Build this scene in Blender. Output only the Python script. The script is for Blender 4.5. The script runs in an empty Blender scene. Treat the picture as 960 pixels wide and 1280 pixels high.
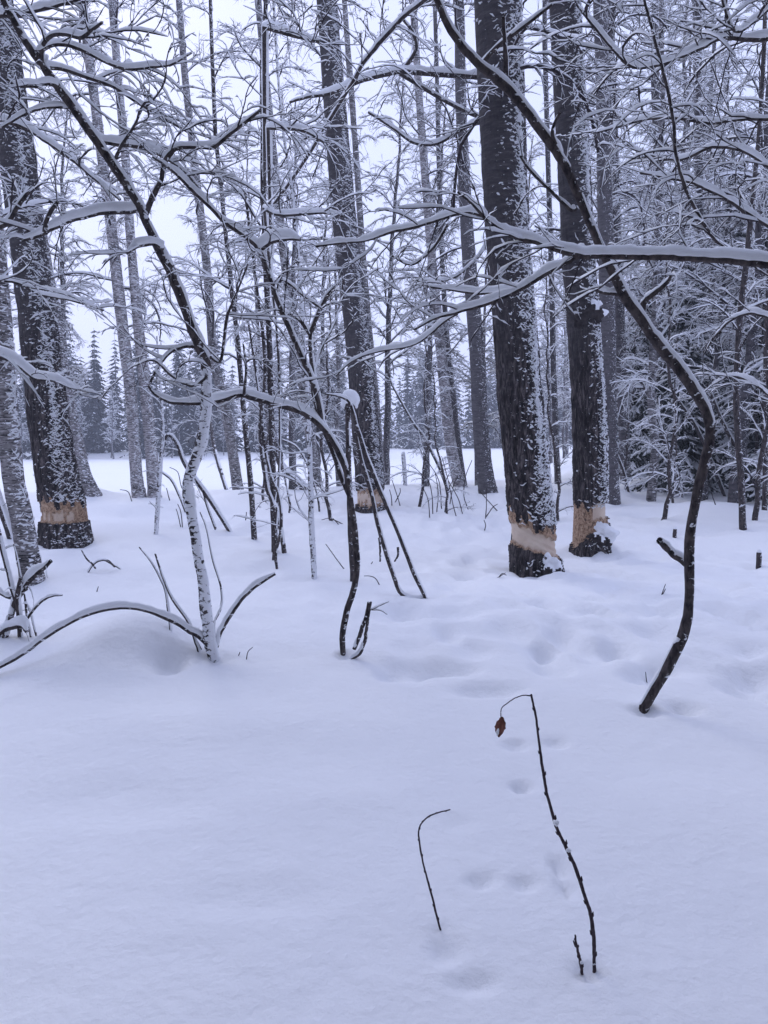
import bpy, math, random
import numpy as np
R = np.random.default_rng(7)
rnd = random.Random(11)
rad_ = math.radians
C = bpy.context.scene.collection
SC = bpy.context.scene

# ------------------------------------------------------------------ camera
F, HOR = 967.0, 548.0                 # focal length and horizon of the 960x1280 photograph
PITCH = math.atan((640 - HOR) / F)
EYE = np.array([0.0, 0.0, 1.55])
cam = bpy.data.cameras.new('camera'); camo = bpy.data.objects.new('camera', cam); C.objects.link(camo)
cam.sensor_fit = 'VERTICAL'; cam.sensor_height = 36; cam.lens = F / 1280 * 36
cam.clip_start = 0.05; cam.clip_end = 3000
camo.location = EYE; camo.rotation_euler = (math.pi / 2 - PITCH, 0, 0)
SC.camera = camo

# ------------------------------------------------------------------ sky and light (blue overcast winter afternoon)
SUN_EL, SUN_ROT = rad_(42), rad_(-30)
w = bpy.data.worlds.new('World'); SC.world = w; w.use_nodes = True
nt = w.node_tree; nt.nodes.clear()
out = nt.nodes.new('ShaderNodeOutputWorld'); bg = nt.nodes.new('ShaderNodeBackground')
sky = nt.nodes.new('ShaderNodeTexSky'); sky.sky_type = 'NISHITA'; sky.sun_disc = False
sky.sun_elevation = SUN_EL; sky.sun_rotation = SUN_ROT; sky.air_density = 1; sky.dust_density = 4
mixw = nt.nodes.new('ShaderNodeMix'); mixw.data_type = 'RGBA'
mixw.inputs[0].default_value = 0.9                     # the cloud deck covers nearly all of the clear sky
mixw.inputs[7].default_value = (6.25, 6.95, 10.4, 1)      # pale lavender cloud, in the sky texture's units
nt.links.new(sky.outputs[0], mixw.inputs[6]); nt.links.new(mixw.outputs[2], bg.inputs[0])
bg.inputs[1].default_value = 0.12
nt.links.new(bg.outputs[0], out.inputs[0])
sl = bpy.data.lights.new('sun', 'SUN'); sl.energy = 0.75; sl.angle = rad_(26); sl.color = (1, .99, .98)
so = bpy.data.objects.new('sun', sl); C.objects.link(so)
so.rotation_euler = (math.pi / 2 - SUN_EL, 0, math.pi - SUN_ROT)
vs = SC.view_settings; vs.view_transform = 'Standard'; vs.look = 'None'; vs.gamma = 1; vs.use_curve_mapping = False
vs.exposure = 0.13
SC.cycles.max_bounces = 6; SC.cycles.diffuse_bounces = 3; SC.cycles.glossy_bounces = 1
SC.cycles.transparent_max_bounces = 4; SC.cycles.volume_bounces = 1

# ------------------------------------------------------------------ materials
def mat(name):
    m = bpy.data.materials.new(name); m.use_nodes = True
    b = m.node_tree.nodes['Principled BSDF']; return m, m.node_tree, b
def node(t, kind, **kw):
    n = t.nodes.new(kind)
    for k, v in kw.items(): setattr(n, k, v)
    return n
def coords(t, scale):
    tc = node(t, 'ShaderNodeTexCoord'); mp = node(t, 'ShaderNodeMapping'); mp.inputs['Scale'].default_value = scale
    t.links.new(tc.outputs['Object'], mp.inputs[0]); return mp.outputs[0]
def noise(t, vec, scale, detail=4, rough=.6, dist=0):
    n = node(t, 'ShaderNodeTexNoise'); n.inputs['Scale'].default_value = scale; n.inputs['Detail'].default_value = detail
    n.inputs['Roughness'].default_value = rough; n.inputs['Distortion'].default_value = dist
    t.links.new(vec, n.inputs['Vector']); return n.outputs[0]
def ramp(t, fac, stops):
    r = node(t, 'ShaderNodeValToRGB'); e = r.color_ramp.elements
    while len(e) < len(stops): e.new(.5)
    for x, (p, c) in zip(e, stops): x.position = p; x.color = (*c, 1) if len(c) == 3 else c
    t.links.new(fac, r.inputs[0]); return r.outputs[0]
def mixc(t, fac, a, b):
    m = node(t, 'ShaderNodeMix', data_type='RGBA')
    for i, v in ((0, fac), (6, a), (7, b)):
        if isinstance(v, (int, float)): m.inputs[i].default_value = v
        elif isinstance(v, tuple): m.inputs[i].default_value = (*v, 1)
        else: t.links.new(v, m.inputs[i])
    return m.outputs[2]
def math_(t, op, a, b=None):
    m = node(t, 'ShaderNodeMath', operation=op)
    for i, v in ((0, a), (1, b)):
        if v is None: continue
        if isinstance(v, (int, float)): m.inputs[i].default_value = v
        else: t.links.new(v, m.inputs[i])
    return m.outputs[0]
def bump(t, b, h, strength, dist):
    n = node(t, 'ShaderNodeBump'); n.inputs['Strength'].default_value = strength; n.inputs['Distance'].default_value = dist
    t.links.new(h, n.inputs['Height']); t.links.new(n.outputs[0], b.inputs['Normal'])
G = lambda v: (v, v, v)

def mk_snow(name, s1, s2, dist):
    m, t, b = mat(name)
    v = coords(t, (1, 1, 1))
    t.links.new(mixc(t, noise(t, v, s1, 3), (.84, .855, .88), (.90, .91, .93)), b.inputs['Base Color'])
    b.inputs['Roughness'].default_value = .75; b.inputs['Specular IOR Level'].default_value = .2
    h = math_(t, 'ADD', noise(t, v, s2, 5, .65), math_(t, 'MULTIPLY', noise(t, v, s2 * .17, 3), 3.0))
    bump(t, b, h, .6, dist); return m
SNOWG = mk_snow('ground_snow', .7, 22, .012)
SNOW = mk_snow('branch_snow', 3, 40, .008)

def wind_snow(t, lo, hi, sc, stretch=3.0, amount=1.0):
    """snow lodged in the bark on the weather side of a trunk (world +x, a little towards -y)"""
    g = node(t, 'ShaderNodeNewGeometry'); d = node(t, 'ShaderNodeVectorMath', operation='DOT_PRODUCT')
    d.inputs[1].default_value = (.86, -.45, .2); t.links.new(g.outputs['Normal'], d.inputs[0])
    n = noise(t, coords(t, (1, 1, stretch)), sc, 3, .65, .6)
    a = math_(t, 'ADD', n, math_(t, 'MULTIPLY', d.outputs['Value'], .12 * amount))
    return ramp(t, a, [(lo, G(0)), (hi, G(1))])
def mk_aspen():
    m, t, b = mat('aspen_bark')
    fur = noise(t, coords(t, (1, 1, .22)), 26, 5, .7, .8)
    low = ramp(t, fur, [(.36, (.008, .007, .008)), (.50, (.040, .034, .035)), (.64, (.15, .128, .125))])
    sm = noise(t, coords(t, (.5, .5, 2.2)), 9, 6, .75)
    up = ramp(t, sm, [(.3, (.028, .026, .030)), (.55, (.072, .065, .068)), (.75, (.15, .14, .14))])
    tc = node(t, 'ShaderNodeTexCoord'); sp = node(t, 'ShaderNodeSeparateXYZ'); t.links.new(tc.outputs['Object'], sp.inputs[0])
    hz = math_(t, 'ADD', sp.outputs[2], math_(t, 'MULTIPLY', noise(t, coords(t, (1, 1, .4)), 1.5, 3), 2.2))
    f = node(t, 'ShaderNodeMapRange'); f.inputs[1].default_value = 3.4; f.inputs[2].default_value = 5.2; t.links.new(hz, f.inputs[0])
    col = mixc(t, f.outputs[0], low, up)
    col = mixc(t, wind_snow(t, .69, .72, 17, 2.6), col, (.80, .81, .84))
    t.links.new(col, b.inputs['Base Color']); b.inputs['Roughness'].default_value = .95
    b.inputs['Specular IOR Level'].default_value = .15
    bump(t, b, fur, .9, .03); return m
def mk_birch(name, k):
    m, t, b = mat(name)
    a = noise(t, coords(t, (1, 1, 6)), 8, 5, .7)
    c = ramp(t, a, [(.38, (.02 * k, .018 * k, .02 * k)), (.46, (.17 * k, .155 * k, .16 * k)), (.62, (.44 * k, .42 * k, .42 * k))])
    big = ramp(t, noise(t, coords(t, (1, 1, 1.5)), 3.2, 4), [(.36, G(.4)), (.50, G(1))])
    mul = node(t, 'ShaderNodeMix', data_type='RGBA', blend_type='MULTIPLY'); mul.inputs[0].default_value = 1
    t.links.new(c, mul.inputs[6]); t.links.new(big, mul.inputs[7])
    col = mixc(t, wind_snow(t, .66, .69, 15, 2.6), mul.outputs[2], (.80, .81, .84))
    t.links.new(col, b.inputs['Base Color']); b.inputs['Roughness'].default_value = .85
    b.inputs['Specular IOR Level'].default_value = .2
    bump(t, b, a, .5, .01); return m
def mk_simple(name, c1, c2, sc, stretch=(1, 1, 1), bs=.4, bd=.005, rough=.9, snow=None):
    m, t, b = mat(name)
    n = noise(t, coords(t, stretch), sc, 5, .65)
    col = ramp(t, n, [(.35, c1), (.65, c2)])
    if snow: col = mixc(t, wind_snow(t, snow, snow + .05, 24, 1.6), col, (.80, .81, .84))
    t.links.new(col, b.inputs['Base Color'])
    b.inputs['Roughness'].default_value = rough; b.inputs['Specular IOR Level'].default_value = .2
    bump(t, b, n, bs, bd); return m
ASPEN = mk_aspen()
BIRCH = mk_birch('birch_bark', 1.25); BIRCHD = mk_birch('greyish_birch_bark', .8)
GREYB = mk_simple('smooth_grey_bark', (.06, .055, .06), (.13, .12, .125), 6, (1, 1, 3), snow=.67)
FARB = mk_simple('forest_bark', (.035, .031, .036), (.12, .11, .115), 5, (1, 1, 2.5), snow=.64)
TWIG = mk_simple('twig_bark', (.018, .014, .018), (.055, .043, .048), 25)
SAPL = mk_simple('sapling_bark', (.016, .013, .015), (.10, .082, .078), 34, (1, 1, .45), .5, .004, snow=.66)
SAPS = mk_simple('snow_plastered_bark', (.016, .013, .015), (.085, .07, .068), 20, (1, 1, 2.2), .5, .004, snow=.46)
def mk_wood():
    m, t, b = mat('chewed_wood')
    n = noise(t, coords(t, (1, 1, 1)), 5, 5, .7)
    f = noise(t, coords(t, (1, 1, 5)), 60, 3)
    at = node(t, 'ShaderNodeAttribute'); at.attribute_name = 'raw'
    pale = ramp(t, n, [(.3, (.56, .43, .33)), (.7, (.70, .58, .46))])
    rough = ramp(t, noise(t, coords(t, (1, 1, .7)), 34, 5, .75), [(.36, (.05, .032, .022)), (.47, (.30, .18, .105)), (.64, (.54, .39, .27))])
    t.links.new(mixc(t, at.outputs['Fac'], rough, pale), b.inputs['Base Color'])
    b.inputs['Roughness'].default_value = .85; bump(t, b, f, .5, .006); return m
WOOD = mk_wood()
LEAF = mk_simple('dead_leaf', (.11, .04, .03), (.26, .10, .07), 60, bs=.5, bd=.002, rough=.6)
NEEDLE = mk_simple('spruce_needles', (.010, .016, .014), (.030, .040, .034), 4)
NEEDLEF = mk_simple('far_needles', (.012, .018, .022), (.032, .044, .046), .8)
BURL = mk_simple('burl_bark', (.012, .010, .011), (.06, .05, .05), 14, bs=1, bd=.03)
SHRUBSNOW = SNOW

# ------------------------------------------------------------------ mesh helpers
class MB:
    def __init__(s): s.v = []; s.f = []; s.m = []; s.n = 0; s.tri = []
    def add(s, V, Fq, mi=0):
        V = np.asarray(V, float).reshape(-1, 3); Fq = np.asarray(Fq, int)
        if not len(Fq): return
        s.v.append(V); s.f.append(Fq + s.n); s.n += len(V)
        s.m.append(np.full(len(Fq), mi) if np.isscalar(mi) else np.asarray(mi))
    def tris(s): return sum(len(f) * (f.shape[1] - 2) for f in s.f)
    def mesh(s, name, mats, origin=(0, 0, 0), smooth=True, attr=None):
        me = bpy.data.meshes.new(name)
        V = np.concatenate(s.v) - np.asarray(origin)
        nl = sum(f.size for f in s.f); nf = sum(len(f) for f in s.f)
        me.vertices.add(len(V)); me.vertices.foreach_set('co', V.ravel())
        me.loops.add(nl); me.polygons.add(nf)
        me.loops.foreach_set('vertex_index', np.concatenate([f.ravel() for f in s.f]))
        ls = np.concatenate([np.full(len(f), f.shape[1]) for f in s.f]); st = np.concatenate([[0], np.cumsum(ls)[:-1]])
        me.polygons.foreach_set('loop_start', st); me.polygons.foreach_set('loop_total', ls)
        for m in mats: me.materials.append(m)
        me.polygons.foreach_set('material_index', np.concatenate(s.m))
        me.polygons.foreach_set('use_smooth', np.full(nf, smooth))
        if attr is not None:
            a = me.attributes.new(attr[0], 'FLOAT', 'POINT'); a.data.foreach_set('value', attr[1])
        me.update(calc_edges=True); me.validate(); return me
    def obj(s, name, mats, parent=None, smooth=True, attr=None, kind=None):
        if not s.v: return None
        org = parent_loc(parent)
        o = bpy.data.objects.new(name, s.mesh(name, mats, org, smooth, attr)); C.objects.link(o)
        if parent: o.parent = parent
        if kind: o['kind'] = kind
        return o
def parent_loc(p):
    l = np.zeros(3)
    while p is not None: l = l + np.array(p.location); p = p.parent
    return l
def thing(name, label, cat, loc, group=None):
    o = bpy.data.objects.new(name, None); C.objects.link(o); o.location = loc; o.empty_display_size = .2
    o['label'] = label; o['category'] = cat
    if group: o['group'] = group
    return o
def tag(o, label, cat, group=None):
    o['label'] = label; o['category'] = cat
    if group: o['group'] = group
    return o

def unit(a): return a / np.maximum(np.linalg.norm(a, axis=-1, keepdims=True), 1e-9)
def frames(P, up):
    """tangent, up-perpendicular and side for batches of polylines (B,n,3)"""
    T = np.gradient(P, axis=1); T = unit(T)
    U = up - (T * up).sum(-1, keepdims=True) * T
    L = np.linalg.norm(U, axis=-1, keepdims=True)
    alt = np.array([1., 0, 0]) - (T * np.array([1., 0, 0])).sum(-1, keepdims=True) * T
    U = unit(np.where(L < .02, alt, U)); S = np.cross(T, U)
    return T, U, S
UPW = unit(np.array([.30, .02, 1.0]))          # snow came down slightly from the right
def profile(mb, P, pu, ps, U, S, mi, close=True):
    """sweep: pu, ps (B,n,k) offsets along U and S"""
    B, n, k = pu.shape
    V = P[:, :, None, :] + pu[..., None] * U[:, :, None, :] + ps[..., None] * S[:, :, None, :]
    idx = np.arange(B * n * k).reshape(B, n, k)
    kk = k if close else k - 1
    a = idx[:, :-1, :]; b = idx[:, 1:, :]
    j = np.arange(kk); j2 = (j + 1) % k
    q = np.stack([a[:, :, j], a[:, :, j2], b[:, :, j2], b[:, :, j]], -1)
    m = np.broadcast_to(np.asarray(mi)[j] if not np.isscalar(mi) else np.full(kk, mi), q.shape[:3])
    mb.add(V, q.reshape(-1, 4), m.reshape(-1))
def tube(mb, P, r, k=6, mi=0):
    P = np.asarray(P, float); r = np.asarray(r, float)
    if P.ndim == 2: P = P[None]; r = r[None]
    T = unit(np.gradient(P, axis=1)); ref = np.where(np.abs(T[..., 2]).mean(1)[:, None, None] > .6, np.array([1., 0, 0]), np.array([0, 0, 1.]))
    T, U, S = frames(P, ref)
    a = np.arange(k) / k * 2 * math.pi
    profile(mb, P, r[..., None] * np.sin(a), r[..., None] * np.cos(a), U, S, mi)
def lnoise(B, n, step=3, seed=None):
    g = R
    m = n // step + 3
    c = g.random((B, m)); x = np.linspace(0, m - 1.001, n); i = x.astype(int); f = x - i; f = f * f * (3 - 2 * f)
    return c[:, i] * (1 - f) + c[:, i + 1] * f
def twigtube(mb, P, r, snow, mb_gap=.12):
    """thin twig with the snow that lies on it: 4-sided, two lower faces bark (0), two upper faces snow (1)"""
    T, U, S = frames(P, UPW)
    hz = np.sqrt(np.clip(1 - T[..., 2] ** 2, 0, 1))
    nz = lnoise(P.shape[0], P.shape[1], 2)
    th = snow[..., None] * hz ** 1.3 * np.clip(nz * 1.7 - mb_gap, 0.02, 1.3)
    th[:, -1] *= .25
    rr = r; wv = np.maximum(rr, .32 * th)
    z = np.zeros_like(rr)
    pu = np.stack([-rr, z + .1 * th, rr + th, z + .1 * th], -1); ps = np.stack([z, wv, z, -wv], -1)
    profile(mb, P, pu, ps, U, S, np.array([0, 1, 1, 0]))
def snowcap(mb, P, r, thick, mi=0, gap=.1, side=.12, step=3):
    """a rounded ridge of snow along the top of a branch (one polyline)"""
    P = np.asarray(P, float); r = np.asarray(r, float)
    if P.ndim == 2: P = P[None]; r = r[None]
    B, n, _ = P.shape
    T, U, S = frames(P, UPW)
    hz = np.sqrt(np.clip(1 - T[..., 2] ** 2, 0, 1))
    nz = lnoise(B, n, step * 2) * .55 + lnoise(B, n, step) * .35 + lnoise(B, n, 1) * .22
    th = .84 * thick * np.clip(hz ** 1.6 + side, 0, 1) * np.clip(nz * 1.75 - gap, -.25, 1.4)
    th *= (.4 + .6 * r / r.max(1, keepdims=True)) * np.minimum(1, (n - 1 - np.arange(n)) / min(5, n / 3) * .8 + .2)[None]
    th[:, 0] = np.minimum(th[:, 0], 0.1 * thick); th[:, -1] = np.minimum(th[:, -1], .3 * thick)
    on = th > .10 * thick; th = np.where(on, th, -.6 * r)
    wv = np.where(on, np.maximum(r * .88, .48 * th + .30 * r), .5 * r)
    base = np.where(on, .30 * r, -.3 * r)
    t = r + th
    j = 1 + .12 * (R.random((B, n)) - .5)
    pu = np.stack([base, base + .50 * (t - base), base + .86 * (t - base), t, base + .86 * (t - base), base + .5 * (t - base), base, np.minimum(base, -.2 * r)], -1)
    ps = np.stack([wv, wv * 1.05 * j, wv * .66, 0 * wv, -wv * .66, -wv * 1.05 * j, -wv, 0 * wv], -1)
    profile(mb, P, pu, ps, U, S, mi)
def smooth_path(pts, n):
    """Catmull-Rom through the points, n samples"""
    p = np.asarray(pts, float); m = len(p)
    e = np.vstack([2 * p[0] - p[1], p, 2 * p[-1] - p[-2]])
    t = np.linspace(0, m - 1.0001, n); i = t.astype(int); f = (t - i)[:, None]
    a, b, c, d = e[i], e[i + 1], e[i + 2], e[i + 3]
    return .5 * (2 * b + (c - a) * f + (2 * a - 5 * b + 4 * c - d) * f ** 2 + (3 * b - 3 * c + d - a) * f ** 3)

def grow(P, rd, k, tmin, tmax, ang, length, n, droop=0.0, up=0.1, zs=.7, rr=.55, jit=.22, rmin=.002, taper=.35, lfall=.5):
    """children of a batch of polylines; length: base length in metres (B,) or scalar"""
    B, m, _ = P.shape
    t = tmin + (tmax - tmin) * (np.arange(k)[None] + R.random((B, k))) / k
    x = t * (m - 1.001); i = x.astype(int); f = (x - i)[..., None]
    bi = np.arange(B)[:, None]
    s = P[bi, i] * (1 - f) + P[bi, i + 1] * f
    T = unit(P[bi, i + 1] - P[bi, i]); r0 = (rd[bi, i] * (1 - f[..., 0]) + rd[bi, i + 1] * f[..., 0])
    ref = np.array([0., 0, 1]); A = np.cross(T, ref); ln = np.linalg.norm(A, axis=-1, keepdims=True)
    A = unit(np.where(ln < .15, np.cross(T, np.array([1., 0, 0])), A)); Bv = np.cross(T, A)
    phi = (np.arange(k)[None] * math.pi + R.normal(0, 1.1, (B, k))) + R.random((B, 1)) * 1.2
    vert = ln[..., 0] < .45                                  # on an upright stem branches leave all round
    phi = np.where(vert, R.random((B, k)) * 2 * math.pi, phi)
    th = np.radians(ang + R.normal(0, 16, (B, k)))
    D = np.cos(th)[..., None] * T + np.sin(th)[..., None] * (np.cos(phi)[..., None] * A + np.sin(phi)[..., None] * Bv)
    D[..., 2] = D[..., 2] * zs + up
    D = unit(D)
    L = np.broadcast_to(np.asarray(length, float).reshape(-1, 1), (B, k)) * (1 - lfall * t) * (.55 + .8 * R.random((B, k)))
    D = D.reshape(-1, 3); s = s.reshape(-1, 3); L = L.reshape(-1); r0 = r0.reshape(-1)
    N = len(D); Q = np.empty((N, n, 3)); Q[:, 0] = s
    curv = R.normal(0, .10, (N, 3)); st = (L / (n - 1))[:, None]
    for q in range(1, n):
        D = unit(D + curv + R.normal(0, jit, (N, 3)) * .8 - np.array([0, 0, 1.]) * droop * q / n)
        Q[:, q] = Q[:, q - 1] + D * st
    r = np.maximum(r0 * rr, rmin)[:, None] * np.linspace(1, taper, n)[None]
    return Q, r, L
def proj(P):
    d = P - EYE; c, s = math.cos(PITCH), math.sin(PITCH)
    fw = d[..., 1] * c - d[..., 2] * s; up = d[..., 1] * s + d[..., 2] * c
    fw = np.where(fw < .05, .05, fw)
    return 480 + F * d[..., 0] / fw, 640 - F * up / fw, d[..., 1]
def cull(Q, r, L, mx=260, near=1.9):
    x, y, dy = proj(Q)
    ok = ((x > -mx) & (x < 960 + mx) & (y > -mx) & (dy > near)).any(1) & (dy.min(1) > near)
    return Q[ok], r[ok], L[ok]

# ------------------------------------------------------------------ ground
GW = [(R.random() * 6.28, l, a, R.random() * 6.28) for l, a in ((9, .05), (6.5, .05), (4.1, .035), (2.9, .02), (1.9, .013))]
LW = [(R.random() * 6.28, l, R.random() * 6.28) for l in (1.15, .92, .8, .66, .55, .47, .38)]
BUMPS = []
def sst(a, b, x):
    t = np.clip((x - a) / (b - a), 0, 1); return t * t * (3 - 2 * t)
def hbase(x, y):
    x = np.asarray(x, float); y = np.asarray(y, float)
    h = np.zeros(np.broadcast(x, y).shape)
    d = np.hypot(x, y)
    for an, l, a, ph in GW: h = h + a * np.sin((x * math.cos(an) + y * math.sin(an)) * 6.283 / l + ph + .6 * np.sin(x / l * 2 + ph)) * (.35 + .65 * sst(22, 14, y)) * sst(60, 25, y)
    h = h * (.35 + .65 * sst(3, 9, d))
    lump = sum(np.sin((x * math.cos(an) + y * math.sin(an)) * 6.283 / l + ph + 1.1 * np.sin(y * 1.3 + x + ph)) for an, l, ph in LW) / 7
    lum = np.clip(np.abs(lump) - .12, 0, 1)
    h = h - lum * .24 * sst(4.2, 7.5, d) * sst(30, 18, y) * (.35 + .65 * sst(-.6, 2.5, x + .5 * np.sin(y)))
    edge = 24.5 + .45 * np.clip(x, -9, 4) + .8 * np.sin(x * .5)
    openf = 1 - sst(.16, .26, x / np.maximum(y, 1))          # the open field lies left of this bearing
    h = h + .10 * sst(9, 19, y) - .85 * sst(edge, edge + 4.5, y) * openf
    h = h + (1 - openf) * sst(14, 40, y) * .35 + (1 - openf) * .10 * np.sin(x * 1.1) * np.sin(y * .9) * sst(12, 18, y)
    far = sst(78, 92, y + .25 * x) * 0.6
    return h + far * openf
def hgt(x, y):
    h = hbase(x, y)
    for bx, by, a, sx, sy in BUMPS:
        q = ((x - bx) / sx) ** 2 + ((y - by) / sy) ** 2
        h = h + a * np.exp(-(q if a > 0 else q ** 1.6 * .8))
    return h
HREF = float(hgt(0, 3.0))
def ray(px, py):
    c, s = math.cos(PITCH), math.sin(PITCH); a, b = px - 480, 640 - py
    return np.array([a, F * c + b * s, b * c - F * s])
def at(px, py, d):
    """the point seen at photo pixel (px,py) at forward distance d"""
    r = ray(px, py); return EYE + r * (d / r[1])
def gp(px, py):
    """the point of the snow surface seen at photo pixel (px,py)"""
    r = ray(px, py); lo = 1.0
    ds = np.exp(np.linspace(math.log(1.2), math.log(160), 1500)); P = EYE + r * (ds / r[1])[:, None]
    g = hgt(P[:, 0], P[:, 1]) - P[:, 2]; i = int(np.argmax(g >= 0))
    if g[i] < 0: i = len(ds) - 1
    p = P[i].copy(); p[2] = float(hgt(p[0], p[1])); return p
# hollows, old tracks and drifts (photo pixel, depth, radius across, radius along)
for px, py, a, sx, sy in [(652, 984, -.045, .055, .07), (600, 1102, -.028, .06, .06), (655, 1104, -.026, .06, .06), (700, 1082, -.055, .022, .10), (708, 1110, -.03, .03, .07),
        (556, 1188, -.03, .06, .08), (590, 1230, -.02, .09, .05), (853, 886, -.07, .09, .12), (645, 932, -.03, .08, .08), (695, 928, -.03, .08, .08), (572, 1030, -.012, .08, .1), (930, 862, -.05, .14, .2), (770, 815, -.05, .10, .16),
        (720, 800, -.05, .12, .14), (800, 845, -.04, .1, .12), (690, 835, -.035, .12, .14), (828, 760, -.05, .1, .2), (795, 720, -.06, .13, .2), (760, 735, -.05, .14, .22), (585, 716, -.08, .14, .22), (590, 700, -.05, .1, .2),
        (520, 830, -.045, .2, .14), (560, 838, -.04, .2, .12), (610, 862, -.03, .2, .1), (565, 760, -.05, .25, .2), (210, 838, -.05, .10, .13), (735, 600, -.1, .6, .5),
        (185, 805, .17, .42, .42), (120, 818, .12, .42, .4), (60, 700, .1, .5, .6), (112, 622, .25, .6, .8), (20, 800, .06, .5, .4), (300, 622, .15, .6, .9), (700, 722, .10, .22, .3), (755, 690, .10, .3, .35),
        (470, 655, -.04, .5, .4), (545, 640, -.06, .3, .3), (330, 660, -.07, .22, .35), (300, 668, -.06, .2, .35), (355, 668, -.06, .2, .3), (270, 655, -.05, .25, .35), (395, 640, -.05, .3, .5), (640, 625, .12, .4, .9), (560, 622, .18, .8, .6), (170, 640, -.05, .5, .6),
        (780, 620, .14, .9, .7), (815, 640, -.12, .5, .5), (880, 640, .1, .8, .8), (870, 665, -.08, .3, .3), (300, 905, .03, .7, .3), (140, 1000, -.02, .5, .3), (420, 1000, .02, .4, .25), (860, 1010, .02, .4, .3), (330, 1120, -.012, .35, .15)]:
    p = gp(px, py); k_ = .72 if a < 0 and py > 880 else 1; BUMPS.append((p[0], p[1], a * (1.25 if k_ < 1 else 2.2 if a < 0 else 1.2), sx * k_, sy * k_))
for q in range(60):                                           # blurred hare and boot tracks between the trees
    p = gp(rnd.uniform(470, 950), rnd.uniform(640, 850)); s = rnd.uniform(.07, .15) * (.6 + p[1] / 12); BUMPS.append((p[0], p[1], -rnd.uniform(.03, .10), s, s * 1.3))
for q in range(30):
    p = gp(rnd.uniform(120, 470), rnd.uniform(640, 740)); s = rnd.uniform(.10, .2); BUMPS.append((p[0], p[1], -rnd.uniform(.02, .06), s, s * 1.3))
for px, py, rr_ in [(671, 716, .30), (737, 686, .27), (82, 678, .36), (463, 638, .36), (41, 726, .15), (804, 888, .05), (266, 823, .06), (428, 818, .04), (610, 614, .3), (766, 629, .24)]:
    p = gp(px, py); BUMPS.append((p[0] + rr_ * .2, p[1] - rr_ * .3, -.05 - rr_ * .12, rr_ * 1.35, rr_ * 1.35)); BUMPS.append((p[0] + rr_ * 1.2, p[1] + .1,     .01 + rr_ * .10, rr_ * 1.3, rr_ * 1.6))
for px, py, h_ in [(743, 1216, .02), (551, 1163, .012), (728, 1218, .02)]:
    p = gp(px, py); BUMPS.append((p[0], p[1], -h_, .035, .035))
def build_ground():
    def axis(fine, lo, hi, growth, step):
        a = list(np.arange(fine[0], fine[1] + 1e-6, step)); s = step
        while a[-1] < hi: s *= growth; a.append(a[-1] + s)
        s = step
        while a[0] > lo: s *= growth; a.insert(0, a[0] - s)
        return np.array(a)
    xs = axis((-.2, 1.1), -900, 900, 1.05, .026); ys = axis((1.7, 3.6), -300, 1500, 1.0215, .026)
    X, Y = np.meshgrid(xs, ys, indexing='ij'); Z = hgt(X, Y)
    V = np.stack([X, Y, Z], -1).reshape(-1, 3); n, m = X.shape
    idx = np.arange(n * m).reshape(n, m)
    q = np.stack([idx[:-1, :-1], idx[1:, :-1], idx[1:, 1:], idx[:-1, 1:]], -1).reshape(-1, 4)
    mb = MB(); mb.add(V, q)
    o = mb.obj('ground', [SNOWG]); o['kind'] = 'structure'
    o['label'] = 'smooth deep snow with hollows and old tracks'
    print('ground tris', mb.tris())

# ------------------------------------------------------------------ trunks
def trunk_path(pix, d, lean=0.0, above=4.0):
    """pix: list of (px, py, width_px) from the base upwards; returns points and radii in metres.
    lean: change of distance per metre of height."""
    b = gp(pix[0][0], pix[0][1]) if d is None else None
    if d is None:
        d = b[1]
        if d > 26: d = 25.0 - (pix[0][1] % 7) * .2; pix = [(pix[0][0], pix[0][1], pix[0][2])] + list(pix[1:])
    pts = []; rs = []
    for i, (x, y, wd) in enumerate(pix):
        p = at(x, y, d); h = p[2]
        p = at(x, y, d + lean * max(0, h)); pts.append(p); rs.append(wd / 2 * p[1] / F)
    pts = np.array(pts); rs = np.array(rs)
    g = float(hgt(pts[0][0], pts[0][1])); dv = unit(pts[0] - pts[1])
    dn = .35 + max(0, pts[0][2] - g); pts = np.vstack([pts[0] + dv * dn, pts]); rs = np.concatenate([[rs[0] * 1.08], rs])
    if above:
        dv = unit(pts[-1] - pts[-3]); r = rs[-1]
        for q in range(1, 5): pts = np.vstack([pts, pts[-1] + dv * above / 4 + R.normal(0, .03, 3)]); rs = np.append(rs, r * (1 - .17 * q))
    return pts, rs, d
def ring_noise(a, z, seed):
    g = np.random.default_rng(seed); o = 0
    for q in range(14):
        k = g.integers(3, 22); kz = g.normal(0, 5.5); o = o + np.sin(k * a + kz * z + g.random() * 6.28 + 1.3 * np.sin(z * g.uniform(2, 6) + k))
    return o / 14
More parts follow.
